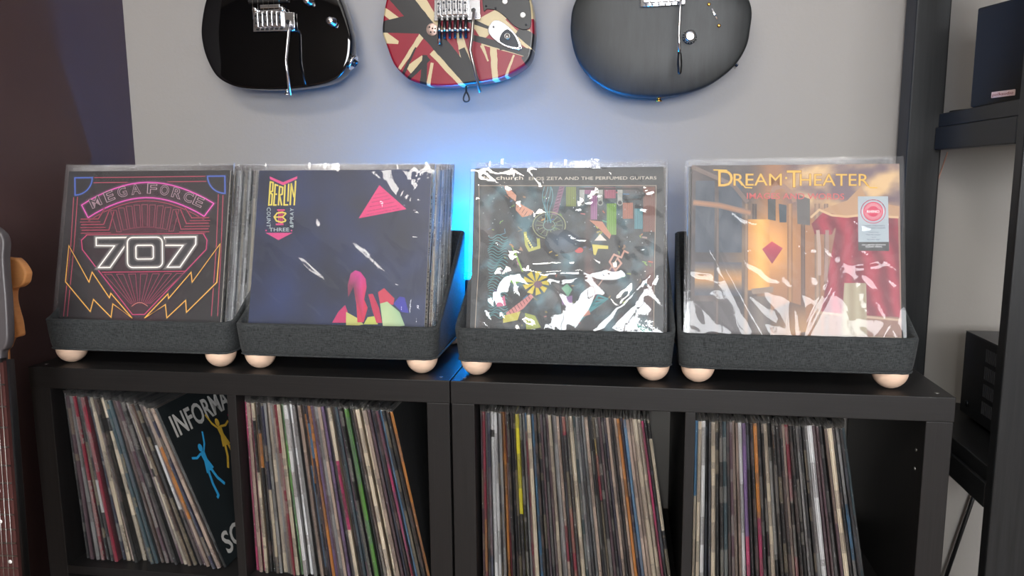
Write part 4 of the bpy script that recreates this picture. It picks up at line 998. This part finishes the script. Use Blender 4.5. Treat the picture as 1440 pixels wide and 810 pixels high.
# striped red guitar
def mat_stripes():
    mt, nt, b = mk('red_cream_black_striped_paint'); b.inputs['Roughness'].default_value = .35; b.inputs['Coat Weight'].default_value = .15
    t_ = N(nt, 'ShaderNodeTexCoord'); sp = N(nt, 'ShaderNodeSeparateXYZ'); nt.links.new(t_.outputs['Object'], sp.inputs[0])
    jit = noise_n(nt, coords(nt), 55, 4, .6); X = math_n(nt, 'ADD', sp.outputs[0], math_n(nt, 'MULTIPLY', math_n(nt, 'SUBTRACT', jit, .5), .004)); Z = math_n(nt, 'SUBTRACT', sp.outputs[2], HZ)
    red = mix_n(nt, noise_n(nt, coords(nt), 18, 3), lin4((116, 6, 30)), lin4((138, 14, 40))); cream = lin4((188, 172, 136)); blk = lin4((27, 26, 28))
    col = red
    def band(col, c, p, q, w, w2=None):
        # band from p to q, width w (tapering to w2)
        p = np.array(p); q = np.array(q); L = np.linalg.norm(q-p); d = (q-p)/L; n = np.array([-d[1], d[0]])
        al = math_n(nt, 'ADD', math_n(nt, 'MULTIPLY', X, float(d[0])), math_n(nt, 'MULTIPLY', Z, float(d[1]))); al = math_n(nt, 'SUBTRACT', al, float(p.dot(d)))
        ac = math_n(nt, 'ADD', math_n(nt, 'MULTIPLY', X, float(n[0])), math_n(nt, 'MULTIPLY', Z, float(n[1]))); ac = math_n(nt, 'ABSOLUTE', math_n(nt, 'SUBTRACT', ac, float(p.dot(n))))
        wd = math_n(nt, 'MULTIPLY_ADD', al, float(((w2 if w2 is not None else w)-w)/(2*L)), w/2)
        k_ = math_n(nt, 'MULTIPLY', math_n(nt, 'LESS_THAN', ac, wd), math_n(nt, 'MULTIPLY', math_n(nt, 'GREATER_THAN', al, 0.0), math_n(nt, 'LESS_THAN', al, float(L))))
        return mix_n(nt, k_, col, c)
    S_ = [(cream, (-.150, .69), (-.088, .60), .05, .03), (cream, (-.205, .655), (-.165, .625), .012, .014), (cream, (-.205, .60), (-.165, .585), .030, .006),
          (cream, (-.165, .535), (-.115, .60), .006, .012), (cream, (-.095, .568), (-.03, .495), .020, .014), (cream, (-.045, .60), (-.028, .53), .012, .022), (cream, (-.108, .50), (-.098, .545), .008, .006), (cream, (-.145, .53), (-.115, .555), .022, .012),
          (cream, (.0, .575), (.012, .545), .007, .003), (cream, (.0, .58), (.092, .555), .009, .012), (cream, (.022, .58), (.026, .49), .013, .011), (cream, (.062, .555), (.044, .51), .004, .005),
          (cream, (-.01, .60), (.085, .66), .040, .012), (cream, (.03, .62), (.092, .57), .022, .012), (cream, (.092, .68), (.098, .62), .012, .006), (cream, (.088, .60), (.1, .55), .01, .012), (cream, (-.2, .75), (-.1, .83), .03, .02), (cream, (.06, .80), (-.02, .90), .02, .03), (cream, (.02, .74), (.12, .92), .015, .02),
          (blk, (-.185, .70), (-.015, .50), .040, .026), (blk, (-.20, .615), (-.12, .62), .020, .040), (blk, (-.04, .57), (-.012, .50), .012, .022), (blk, (-.165, .512), (-.13, .575), .008, .003), (blk, (-.155, .508), (-.105, .555), .006, .012), (blk, (-.118, .50), (-.112, .56), .014, .010),
          (blk, (-.02, .59), (.10, .555), .011, .016), (blk, (.035, .60), (.04, .565), .012, .010), (blk, (.07, .60), (.105, .575), .018, .026), (blk, (-.03, .625), (.03, .60), .01, .004), (blk, (.085, .555), (.10, .53), .02, .02), (blk, (-.1, .80), (.06, .70), .02, .03), (blk, (-.15, .9), (-.05, .80), .02, .02), (blk, (.1, .76), (.03, .90), .018, .012)]
    for a in S_: col = band(col, *a)
    nt.links.new(col, b.inputs['Base Color']); return mt
cx = -.047
t = thing('electric_guitar', (cx, .34, HZ+.5), 'red electric guitar with cream and black stripes hanging on the wall', 'guitar', 'electric guitars hanging on the wall')
prism('body', up_k(catmull(G2+upper(cx), 6)), YF, YBK, mat_stripes(), t, .005)
bz = HZ+.64; nz = neck_set(t, -.0485, bz, M_MAPLE, M_MAPLE, M_MAPLE)
floyd(t, -.091, -.001, .6215, .664, -.013, YF, True)
strings(t, -.0485, HZ+.642, nz, .056, .036, YF-.0162, YF-.0145)
box('pickup', -.090, -.008, YF-.006, YF+.004, HZ+.672, HZ+.708, M_BLACKPL, t, .003)
arm(t, [(-.0135, YF-.012, HZ+.640), (-.0155, YF-.026, HZ+.622), (-.019, YF-.032, HZ+.588), (-.0225, YF-.033, HZ+.566), (-.004, YF-.033, HZ+.487)], .0029, M_STEEL)
pg = prism('pickguard', up_k(catmull([(.004, .72), (.004, .642), (.012, .6405), (.030, .637), (.047, .624), (.062, .609), (.078, .601), (.091, .602), (.0955, .612), (.0945, .64), (.090, .665), (.088, .70), (.085, .73), (.05, .76)], 5)), YF-.0026, YF, M_BLACKPL, t, .0008)
for (x, z) in ((.046, .653), (.080, .627)): lathe('pickguard_dot', (x, YF-.0024, HZ+z), (0, -1, 0), [(0, .0052), (.0012, .005), (.0016, .003)], M_WHITEPL, pg, 18)
for (x, z) in ((.01, .646), (.086, .609), (.091, .655), (.028, .6415)): lathe('pickguard_screw', (x, YF-.0024, HZ+z), (0, -1, 0), [(0, .0022), (.0008, .002), (.0012, .0012)], M_DARKMET, pg, 10)
# boat-shaped jack plate
ca, sa = math.cos(R(-38)), math.sin(R(-38)); jc = (.0475, .5885)
def jp(P): return up_k([(jc[0]+x*ca-z*sa, jc[1]+x*sa+z*ca) for x, z in P])
o_out = catmull([(-.039, .0), (-.034, .013), (-.018, .0175), (.005, .0165), (.025, .010), (.038, .0), (.025, -.010), (.005, -.0165), (-.018, -.0175), (-.034, -.013)], 5)
jk = prism('jack_plate', jp(o_out), YF-.0036, YF, M_CHROME, t, .0012)
o_in = catmull([(-.010, .0), (-.006, .0125), (.008, .0125), (.022, .007), (.031, .0), (.022, -.007), (.008, -.0125), (-.006, -.0125)], 5)
prism('jack_cup', jp(o_in), YF-.0042, YF-.0030, M_DARKMET, jk, .0004)
xx, zz = jp([(.002, .002)])[0]; lathe('jack_socket', (xx, YF-.003, zz), (0, -1, 0), [(0, .0058), (.004, .0058), (.0045, .0045), (.002, .004)], M_STEEL, jk, 14)
for q in (-.030, .0345): xx, zz = jp([(q, 0)])[0]; lathe('jack_screw', (xx, YF-.0036, zz), (0, -1, 0), [(0, .002), (.0008, .0018)], M_DARKMET, jk, 10)
cn = lathe('coin', (-.0965, YF, HZ+.607), (0, -1, 0), [(0, .0118), (.0014, .0118), (.0018, .0112), (.0018, .002)], simple('worn_coin', (186, 160, 150), .4, .6, var=.3, vscale=(220, 220, 220)), t, 26)
for a, r_ in ((2.4, .0068), (.2, .0062), (4.2, .0055), (5.4, .0068), (1.2, .002)): lathe('coin_hole', (-.0965+r_*math.cos(a), YF-.0017, HZ+.607+r_*math.sin(a)), (0, -1, 0), [(0, .0016), (.0004, .0016)], M_DARKMET, cn, 10)
ey = [(-.0365+.0082*math.sin(a)*(.65+.35*math.cos(a)), .34, HZ+.4812-.0095*math.cos(a)) for a in np.linspace(.0, 2*math.pi, 20)[:-1]]
eb = tube('eye_bolt', ey, .0017, M_DARKMET, t, 8, True); tube('eye_bolt_shank', [(-.0365, .34, HZ+.490), (-.0365, .34, HZ+.504)], .002, M_DARKMET, eb, 8)
hanger(-.0485, nz, 'black wall hanger above the striped red guitar')

# charcoal carved-top guitar
def mat_char():
    mt, nt, b = mk('satin_charcoal_stain'); b.inputs['Roughness'].default_value = .5
    f = noise_n(nt, coords(nt, (90, 30, 14)), 1, 5, .65); f2 = noise_n(nt, coords(nt, (20, 20, 20)), 1, 4)
    nt.links.new(mix_n(nt, ramp_n(nt, math_n(nt, 'ADD', f, math_n(nt, 'MULTIPLY', f2, .6)), .5, 1.1), lin4((17, 19, 20)), lin4((38, 41, 42))), b.inputs['Base Color'])
    bump_n(nt, b, f, .12, .0006); return mt
cx = .3345; M_CHAR = mat_char()
t = thing('electric_guitar', (cx, .34, HZ+.473), 'charcoal carved-top electric guitar hanging on the wall nearest the black rack', 'guitar', 'electric guitars hanging on the wall')
OL = catmull(G3+[(x, z-.012) for x, z in upper(cx)], 6)
dome_body(OL, np.array([cx, HZ+.66]), M_CHAR, t, .013, .0045)
bz = HZ+.65; nz = neck_set(t, .3385, bz, M_MAPLE, M_ROSE, M_CHAR)
pl = prism('bridge', up_k([(.2985, .6325), (.379, .634), (.379, .672), (.2985, .672)]), YF-.0065, YF-.003, M_CHROME, t, .001)
for q in range(6):
    a = .304+.0115*q; s_ = box('saddle', a, a+.0102, YF-.012, YF-.0065, HZ+.6385, HZ+.665, M_STEEL, pl, .001); cyl('saddle_screw', (a+.005, YF-.0125, HZ+.644), (a+.005, YF-.0119, HZ+.644), .0018, M_DARKMET, s_, 8)
    cyl('bridge_screw', (a+.005, YF-.0064, HZ+.636), (a+.005, YF-.0074, HZ+.636), .0022, M_DARKMET, pl, 8)
strings(t, .3385, HZ+.66, nz, .054, .036, YF-.0135, YF-.0145)
box('pickup', .295, .378, YF-.006, YF+.01, HZ+.688, HZ+.725, M_BLACKPL, t, .003)
ar = arm(t, [(.3715, YF-.008, HZ+.648), (.371, YF-.024, HZ+.635), (.3695, YF-.032, HZ+.580), (.3715, YF-.033, HZ+.548)], .0024)
tube('arm_tip', [fwd(.3714, .550, YF-.033), fwd(.3716, .546, YF-.033), fwd(.372, .530, YF-.033), fwd(.3725, .514, YF-.033), fwd(.3726, .511, YF-.033)], [.003, .0036, .0046, .0036, .0015], M_BLACKPL, ar, 12)
kb = lathe('knob', (.389, YF+.002, HZ+.577), (0, -1, 0), [(0, .0125), (.012, .0115), (.0135, .0112), (.0138, .010)], M_BLACKPL, t, 24)
lathe('knob_cap', (.389, YF-.0117, HZ+.577), (0, -1, 0), [(0, .0092), (.0012, .009), (.0018, .006)], M_CHROME, kb, 22)
for a in np.linspace(0, 2*math.pi, 17)[:-1]: box('knob_ridge', .389+.0118*math.cos(a)-.0009, .389+.0118*math.cos(a)+.0009, YF-.011, YF, HZ+.577+.0118*math.sin(a)-.0009, HZ+.577+.0118*math.sin(a)+.0009, M_BLACKPL, kb)
for (x, z) in ((.422, .634), (.441, .596)): lathe('switch_screw', (x, YF+.002, HZ+z), (0, -1, 0), [(0, .0034), (.0015, .0032), (.0025, .0018)], M_GOLD, t, 14)
sl = prism('switch_slot', up_k([(.4262, .6255), (.4288, .6265), (.4386, .6075), (.436, .6065)]), YF-.0006, YF+.004, M_CHROME, t, .0004)
tube('switch_lever', [(.434, YF+.003, HZ+.6135), (.434, YF-.008, HZ+.6145)], .0016, M_CHROME, sl, 8)
lathe('strap_button', (.3365, .345, HZ+.474), (0, 0, -1), [(0, .0055), (.001, .0055), (.003, .0035), (.006, .004), (.008, .0065), (.009, .006)], M_GOLD, t, 16)
nrm = Vector((.78, 0, -.62)).normalized(); v0 = Vector((.4735, .345, HZ+.530)); lathe('jack_socket', v0-nrm*.004, nrm, [(0, .009), (.006, .009), (.0065, .006), (.011, .0055), (.011, .004)], M_CHROME, t, 16)
hanger(.3385, nz, 'black wall hanger above the charcoal guitar')

# ------------------------------------------------------------------ black rack on the right with speaker and amplifier
rk = thing('shelving_rack', (1.1, .2, 0), 'tall black wooden rack standing beside the cube shelf', 'rack')
for x0, x1, y0, y1 in ((.787, .846, .345, .402), (.833, .925, .018, .044), (1.45, 1.51, .345, .402), (1.42, 1.51, .018, .044)):
    box('post', x0, x1, y0, y1, 0, 2.2, M_RACK, rk, .003)
for zt in (.4085, -.147, -.62, 1.05):
    for x0, x1 in ((.833, .858), (1.44, 1.465)): box('side_rail', x0, x1, .044, .344, K+zt-.040, K+zt, M_RACKH, rk, .002)
    sb = box('shelf_board', .838, 1.46, .046, .40, K+zt, K+zt+.0245, M_RACKH, rk, .002)
    box('front_lip', .926, 1.42, .02, .044, K+zt-.03, K+zt+.02, M_RACKH, rk, .002)
tube('brace', [(.9734+.05, .396, K-.09), (.935-.03, .396, K-.62)], .004, M_BLACKPL, rk, 8)
tube('brace', [(.86, .388, K-.09), (1.4, .388, K-.60)], .004, M_BLACKPL, rk, 8)
# speaker turned towards the middle of the wall
sa_ = Vector((.8385, .222)); sbv = Vector((.8755, .122)); dr = (sbv-sa_).normalized(); nr = Vector((dr.y, -dr.x)); nr = nr if nr.x < 0 else -nr
sw = (sbv-sa_).length; SZ = K+.433
ang = math.atan2(dr.y, dr.x)
sp = thing('bookshelf_speaker', (sa_.x, sa_.y, SZ), 'small black loudspeaker with white badge standing on the rack shelf', 'speaker', rot=(0, 0, ang))
# local: x along the face from a to b, y>0 = into the cabinet or towards the room
sgn = 1 if Vector((-math.sin(ang), math.cos(ang))).dot(nr) < 0 else -1
def sbx(name, x0, x1, y0, y1, z0, z1, mat, par, bev=0): return box(name, x0, x1, min(sgn*y0, sgn*y1), max(sgn*y0, sgn*y1), z0, z1, mat, par, bev)
sbx('cabinet', 0, sw, .012, .125, .0, .160, M_BLACKPL, sp, .003)
mt, nt, b = mk('speaker_grille_cloth'); b.inputs['Roughness'].default_value = .9; f = noise_n(nt, coords(nt, (900, 900, 900)), 1, 2); nt.links.new(mix_n(nt, f, lin4((25, 23, 19)), lin4((33, 31, 27))), b.inputs['Base Color'])
gr = sbx('grille', .001, sw-.001, 0, .012, .001, .159, mt, sp, .003)
bdg = sbx('badge', .045, .090, -.0015, .0, .012, .0215, simple('badge_enamel', (236, 206, 198), .4, var=.03), sp, .0012)
TP = text_polys('polkaudio', .01); xs = [p[0] for q in TP for p in q]; w_ = max(xs)-min(xs); TV = []; TFc = []
for q in TP:
    b0 = len(TV)
    for (x, y) in q: TV.append(((.0475+(x-min(xs))/w_*.040), sgn*-.0017, .0148+y*.0062))
    TFc.append(tuple(range(b0, len(TV))))
mesh('badge_lettering', TV, TFc, simple('red_brown_print', (150, 60, 52), .5, var=.02), bdg)
bx_ = box('white_box', .905, .945, .195, .245, SZ+.1605, SZ+.215, M_WHITEPL, None, .002); tag(bx_, 'small white box on top of the black loudspeaker', 'box')
# amplifier
am = thing('amplifier', (1.1, .2, K-.1225), 'black amplifier with slotted side vents on the lower rack shelf', 'amplifier')
AZ0, AZ1 = K-.1225+.010, K+.038
M_AMP = simple('black_powder_coat', (24, 25, 27), .45, var=.08, bump=.1, bscale=(900, 900, 900))
M_AMPTOP = simple('dark_grey_amp_lid', (58, 58, 60), .4, var=.05)
ab = box('case', .900, 1.32, .075, .315, AZ0, AZ1, M_AMP, am, .002)
box('top_cover', .9005, 1.3195, .076, .3145, AZ1, AZ1+.0016, M_AMPTOP, am)
M_VENT = simple('vent_slat_grey', (70, 71, 74), .5, .3, var=.1)
for rw in range(4):
    for q in range(12): box('vent_slat', .8985, .9006, .150+q*.0068, .1525+q*.0068, AZ0+.022+rw*.031, AZ0+.044+rw*.031, M_VENT, ab)
lathe('side_bolt', (.9, .285, AZ0+.022), (-1, 0, 0), [(0, .006), (.002, .006), (.003, .004)], M_DARKMET, am, 14)
for x in (.93, 1.29):
    for y in (.10, .29): cyl('rubber_foot', (x, y, K-.1225), (x, y, AZ0+.001), .011, M_BLACKPL, am, 14)
tag(tube('cable', catmull([(.862, .36, K+.434+.003), (.868, .33, K+.437), (.885, .30, K+.437), (.90, .26, K+.437), (.93, .27, K+.4362)], 6, False), .0022, M_BLACKPL), 'thin black cable lying on the shelf behind the loudspeaker', 'cable')
c_ = tag(tube('cable', catmull([(.872, .385, K+.365), (.868, .398, K+.33), (.860, .40, K+.29), (.856, .402, K+.20), (.858, .402, K-.12)], 6, False), .0012, simple('pale_copper_wire', (196, 150, 132), .4, .2, var=.05)), 'thin pale speaker wire hanging down the wall behind the rack post', 'cable')

# ------------------------------------------------------------------ two guitars standing at the left
def floor_guitar(nut, tilt, roll, label, head, mat_head, mat_body, board, neckmat=None):
    N0 = Vector(nut); d = Vector((math.sin(roll), -math.sin(tilt)*math.cos(roll), -math.cos(tilt)*math.cos(roll))).normalized()
    r = Vector((math.cos(roll), 0, math.sin(roll))); r = (r-d*r.dot(d)).normalized(); nrm = r.cross(-d); nrm = nrm if nrm.y < 0 else -nrm
    t = thing('floor_guitar', N0+d*.76, label, 'guitar', 'guitars standing beside the dark brown wall', rot=(0, 0, 0))
    # local frame: x = right, y = into the guitar's back, z = up the neck
    t.matrix_world = Matrix((r, -nrm, -d)).transposed().to_4x4(); t.location = N0+d*.76
    zn = .76
    prism('neck', [(-.026, zn-.42), (.028, zn-.42), (.0215, zn), (-.0215, zn)], .004, .024, neckmat or M_MAPLE, t, .006)
    fb = prism('fingerboard', [(-.0282, zn-.47), (.0282, zn-.47), (.0215, zn), (-.0215, zn)], -.002, .0045, board, t)
    for n_ in range(1, 23):
        s_ = .648*(1-2**(-n_/12)); ww = .0215+.0045*s_/.324; box('fret', -ww, ww, -.0034, -.0015, zn-s_-.0011, zn-s_+.0011, M_STEEL, fb)
    for n_ in (3, 5, 7, 9, 12, 15):
        s_ = .648*(1-(2**(-n_/12)+2**(-(n_-1)/12))/2)
        for x in ((0,) if n_ != 12 else (-.0125, .0125)): lathe('inlay_dot', (x, -.0018, zn-s_), (0, -1, 0), [(0, .0032), (.0003, .0032)], M_WHITEPL, fb, 14)
    for q in range(6): f = q/5-.5; tube('string', [(.036*f, -.0055, zn), (.052*f, -.0085, zn-.63)], .00055, M_STEEL, t, 5)
    box('nut', -.0215, .0215, -.005, .005, zn-.002, zn+.004, M_BLACKPL, t)
    hd = prism('headstock', [(x, zn+z) for x, z in head], .000, .016, mat_head, t, .003)
    bo = [(-.150, .09), (-.135, .03), (-.08, .003), (0, .0), (.08, .003), (.135, .03), (.150, .09), (.14, .15), (.112, .205), (.122, .26), (.135, .31), (.125, .35), (.1, .345), (.07, .31), (.03, .30), (-.03, .30), (-.07, .315), (-.12, .38), (-.145, .385), (-.15, .34), (-.125, .26), (-.112, .205), (-.14, .15)]
    prism('body', catmull([(x, z*.8) for x, z in bo], 5), .012, .055, mat_body, t, .005)
    box('bridge', -.035, .035, .002, .012, .09, .115, M_CHROME, t, .002)
    for q in range(6): cyl('tuner', (-.017+.003*q, .0, zn+.03+.022*q), (-.017+.003*q, -.012, zn+.03+.022*q), .0035, M_CHROME, hd, 10)
    return t
HD1 = catmull([(-.020, -.038), (-.020, .012), (-.036, .03), (-.040, .07), (-.050, .12), (-.055, .2), (-.02, .222), (.030, .195), (.0305, .156), (.0305, .129), (.0315, .096), (.0305, .046), (.0285, .029), (.0235, .0185), (.0165, .0104), (.0125, -.038)], 5)
floor_guitar((-.6865, -.1566, .0516+K), .10, .0397, 'guitar with satin grey headstock and dark fretboard with white dots, standing by the cube shelf', HD1, M_GREYHEAD, M_GLOSSBLK, M_ROSE, M_BLACKPL)
NX, NZ_ = -.757, .055
HD2 = [(-0.712, 0.205), (-0.703, 0.203), (-0.694, 0.195), (-0.687, 0.184), (-0.687, 0.177), (-0.69, 0.166), (-0.7, 0.158), (-0.711, 0.154), (-0.713, 0.137), (-0.709, 0.119), (-0.704, 0.102), (-0.702, 0.088), (-0.702, 0.077), (-0.718, 0.071), (-.731, .05), (-.772, .05), (-.775, .09), (-.775, .16), (-.76, .20)]
HD2 = catmull([(x-NX, z-NZ_) for x, z in HD2], 3)
floor_guitar((NX, -.085, NZ_+K), .05, -.05, 'guitar with pale amber wood headstock standing behind the grey-headed one', HD2, M_MAPLE, simple('dark_red_lacquer', (70, 16, 18), .2, 0, .5, var=.05), M_MAPLE)
for (x, y, lab) in ((-.656, -.25, 'black floor stand under the grey-headed guitar'), (-.79, -.12, 'black floor stand under the amber-headed guitar')):
    s_ = thing('guitar_stand', (x, y, 0), lab, 'stand', 'floor stands for the two guitars')
    tube('yoke', [(x-.08, y-.04, .035), (x-.08, y+.06, .035), (x+.08, y+.06, .035), (x+.08, y-.04, .035)], .006, M_BLACKPL, s_, 8)
    for q in (-1, 1): tube('leg', [(x+q*.05, y+.06, .035), (x+q*.09, y+.06, .006)], .006, M_BLACKPL, s_, 8); tube('leg', [(x+q*.06, y+.0, .035), (x+q*.07, y-.06, .006)], .006, M_BLACKPL, s_, 8)
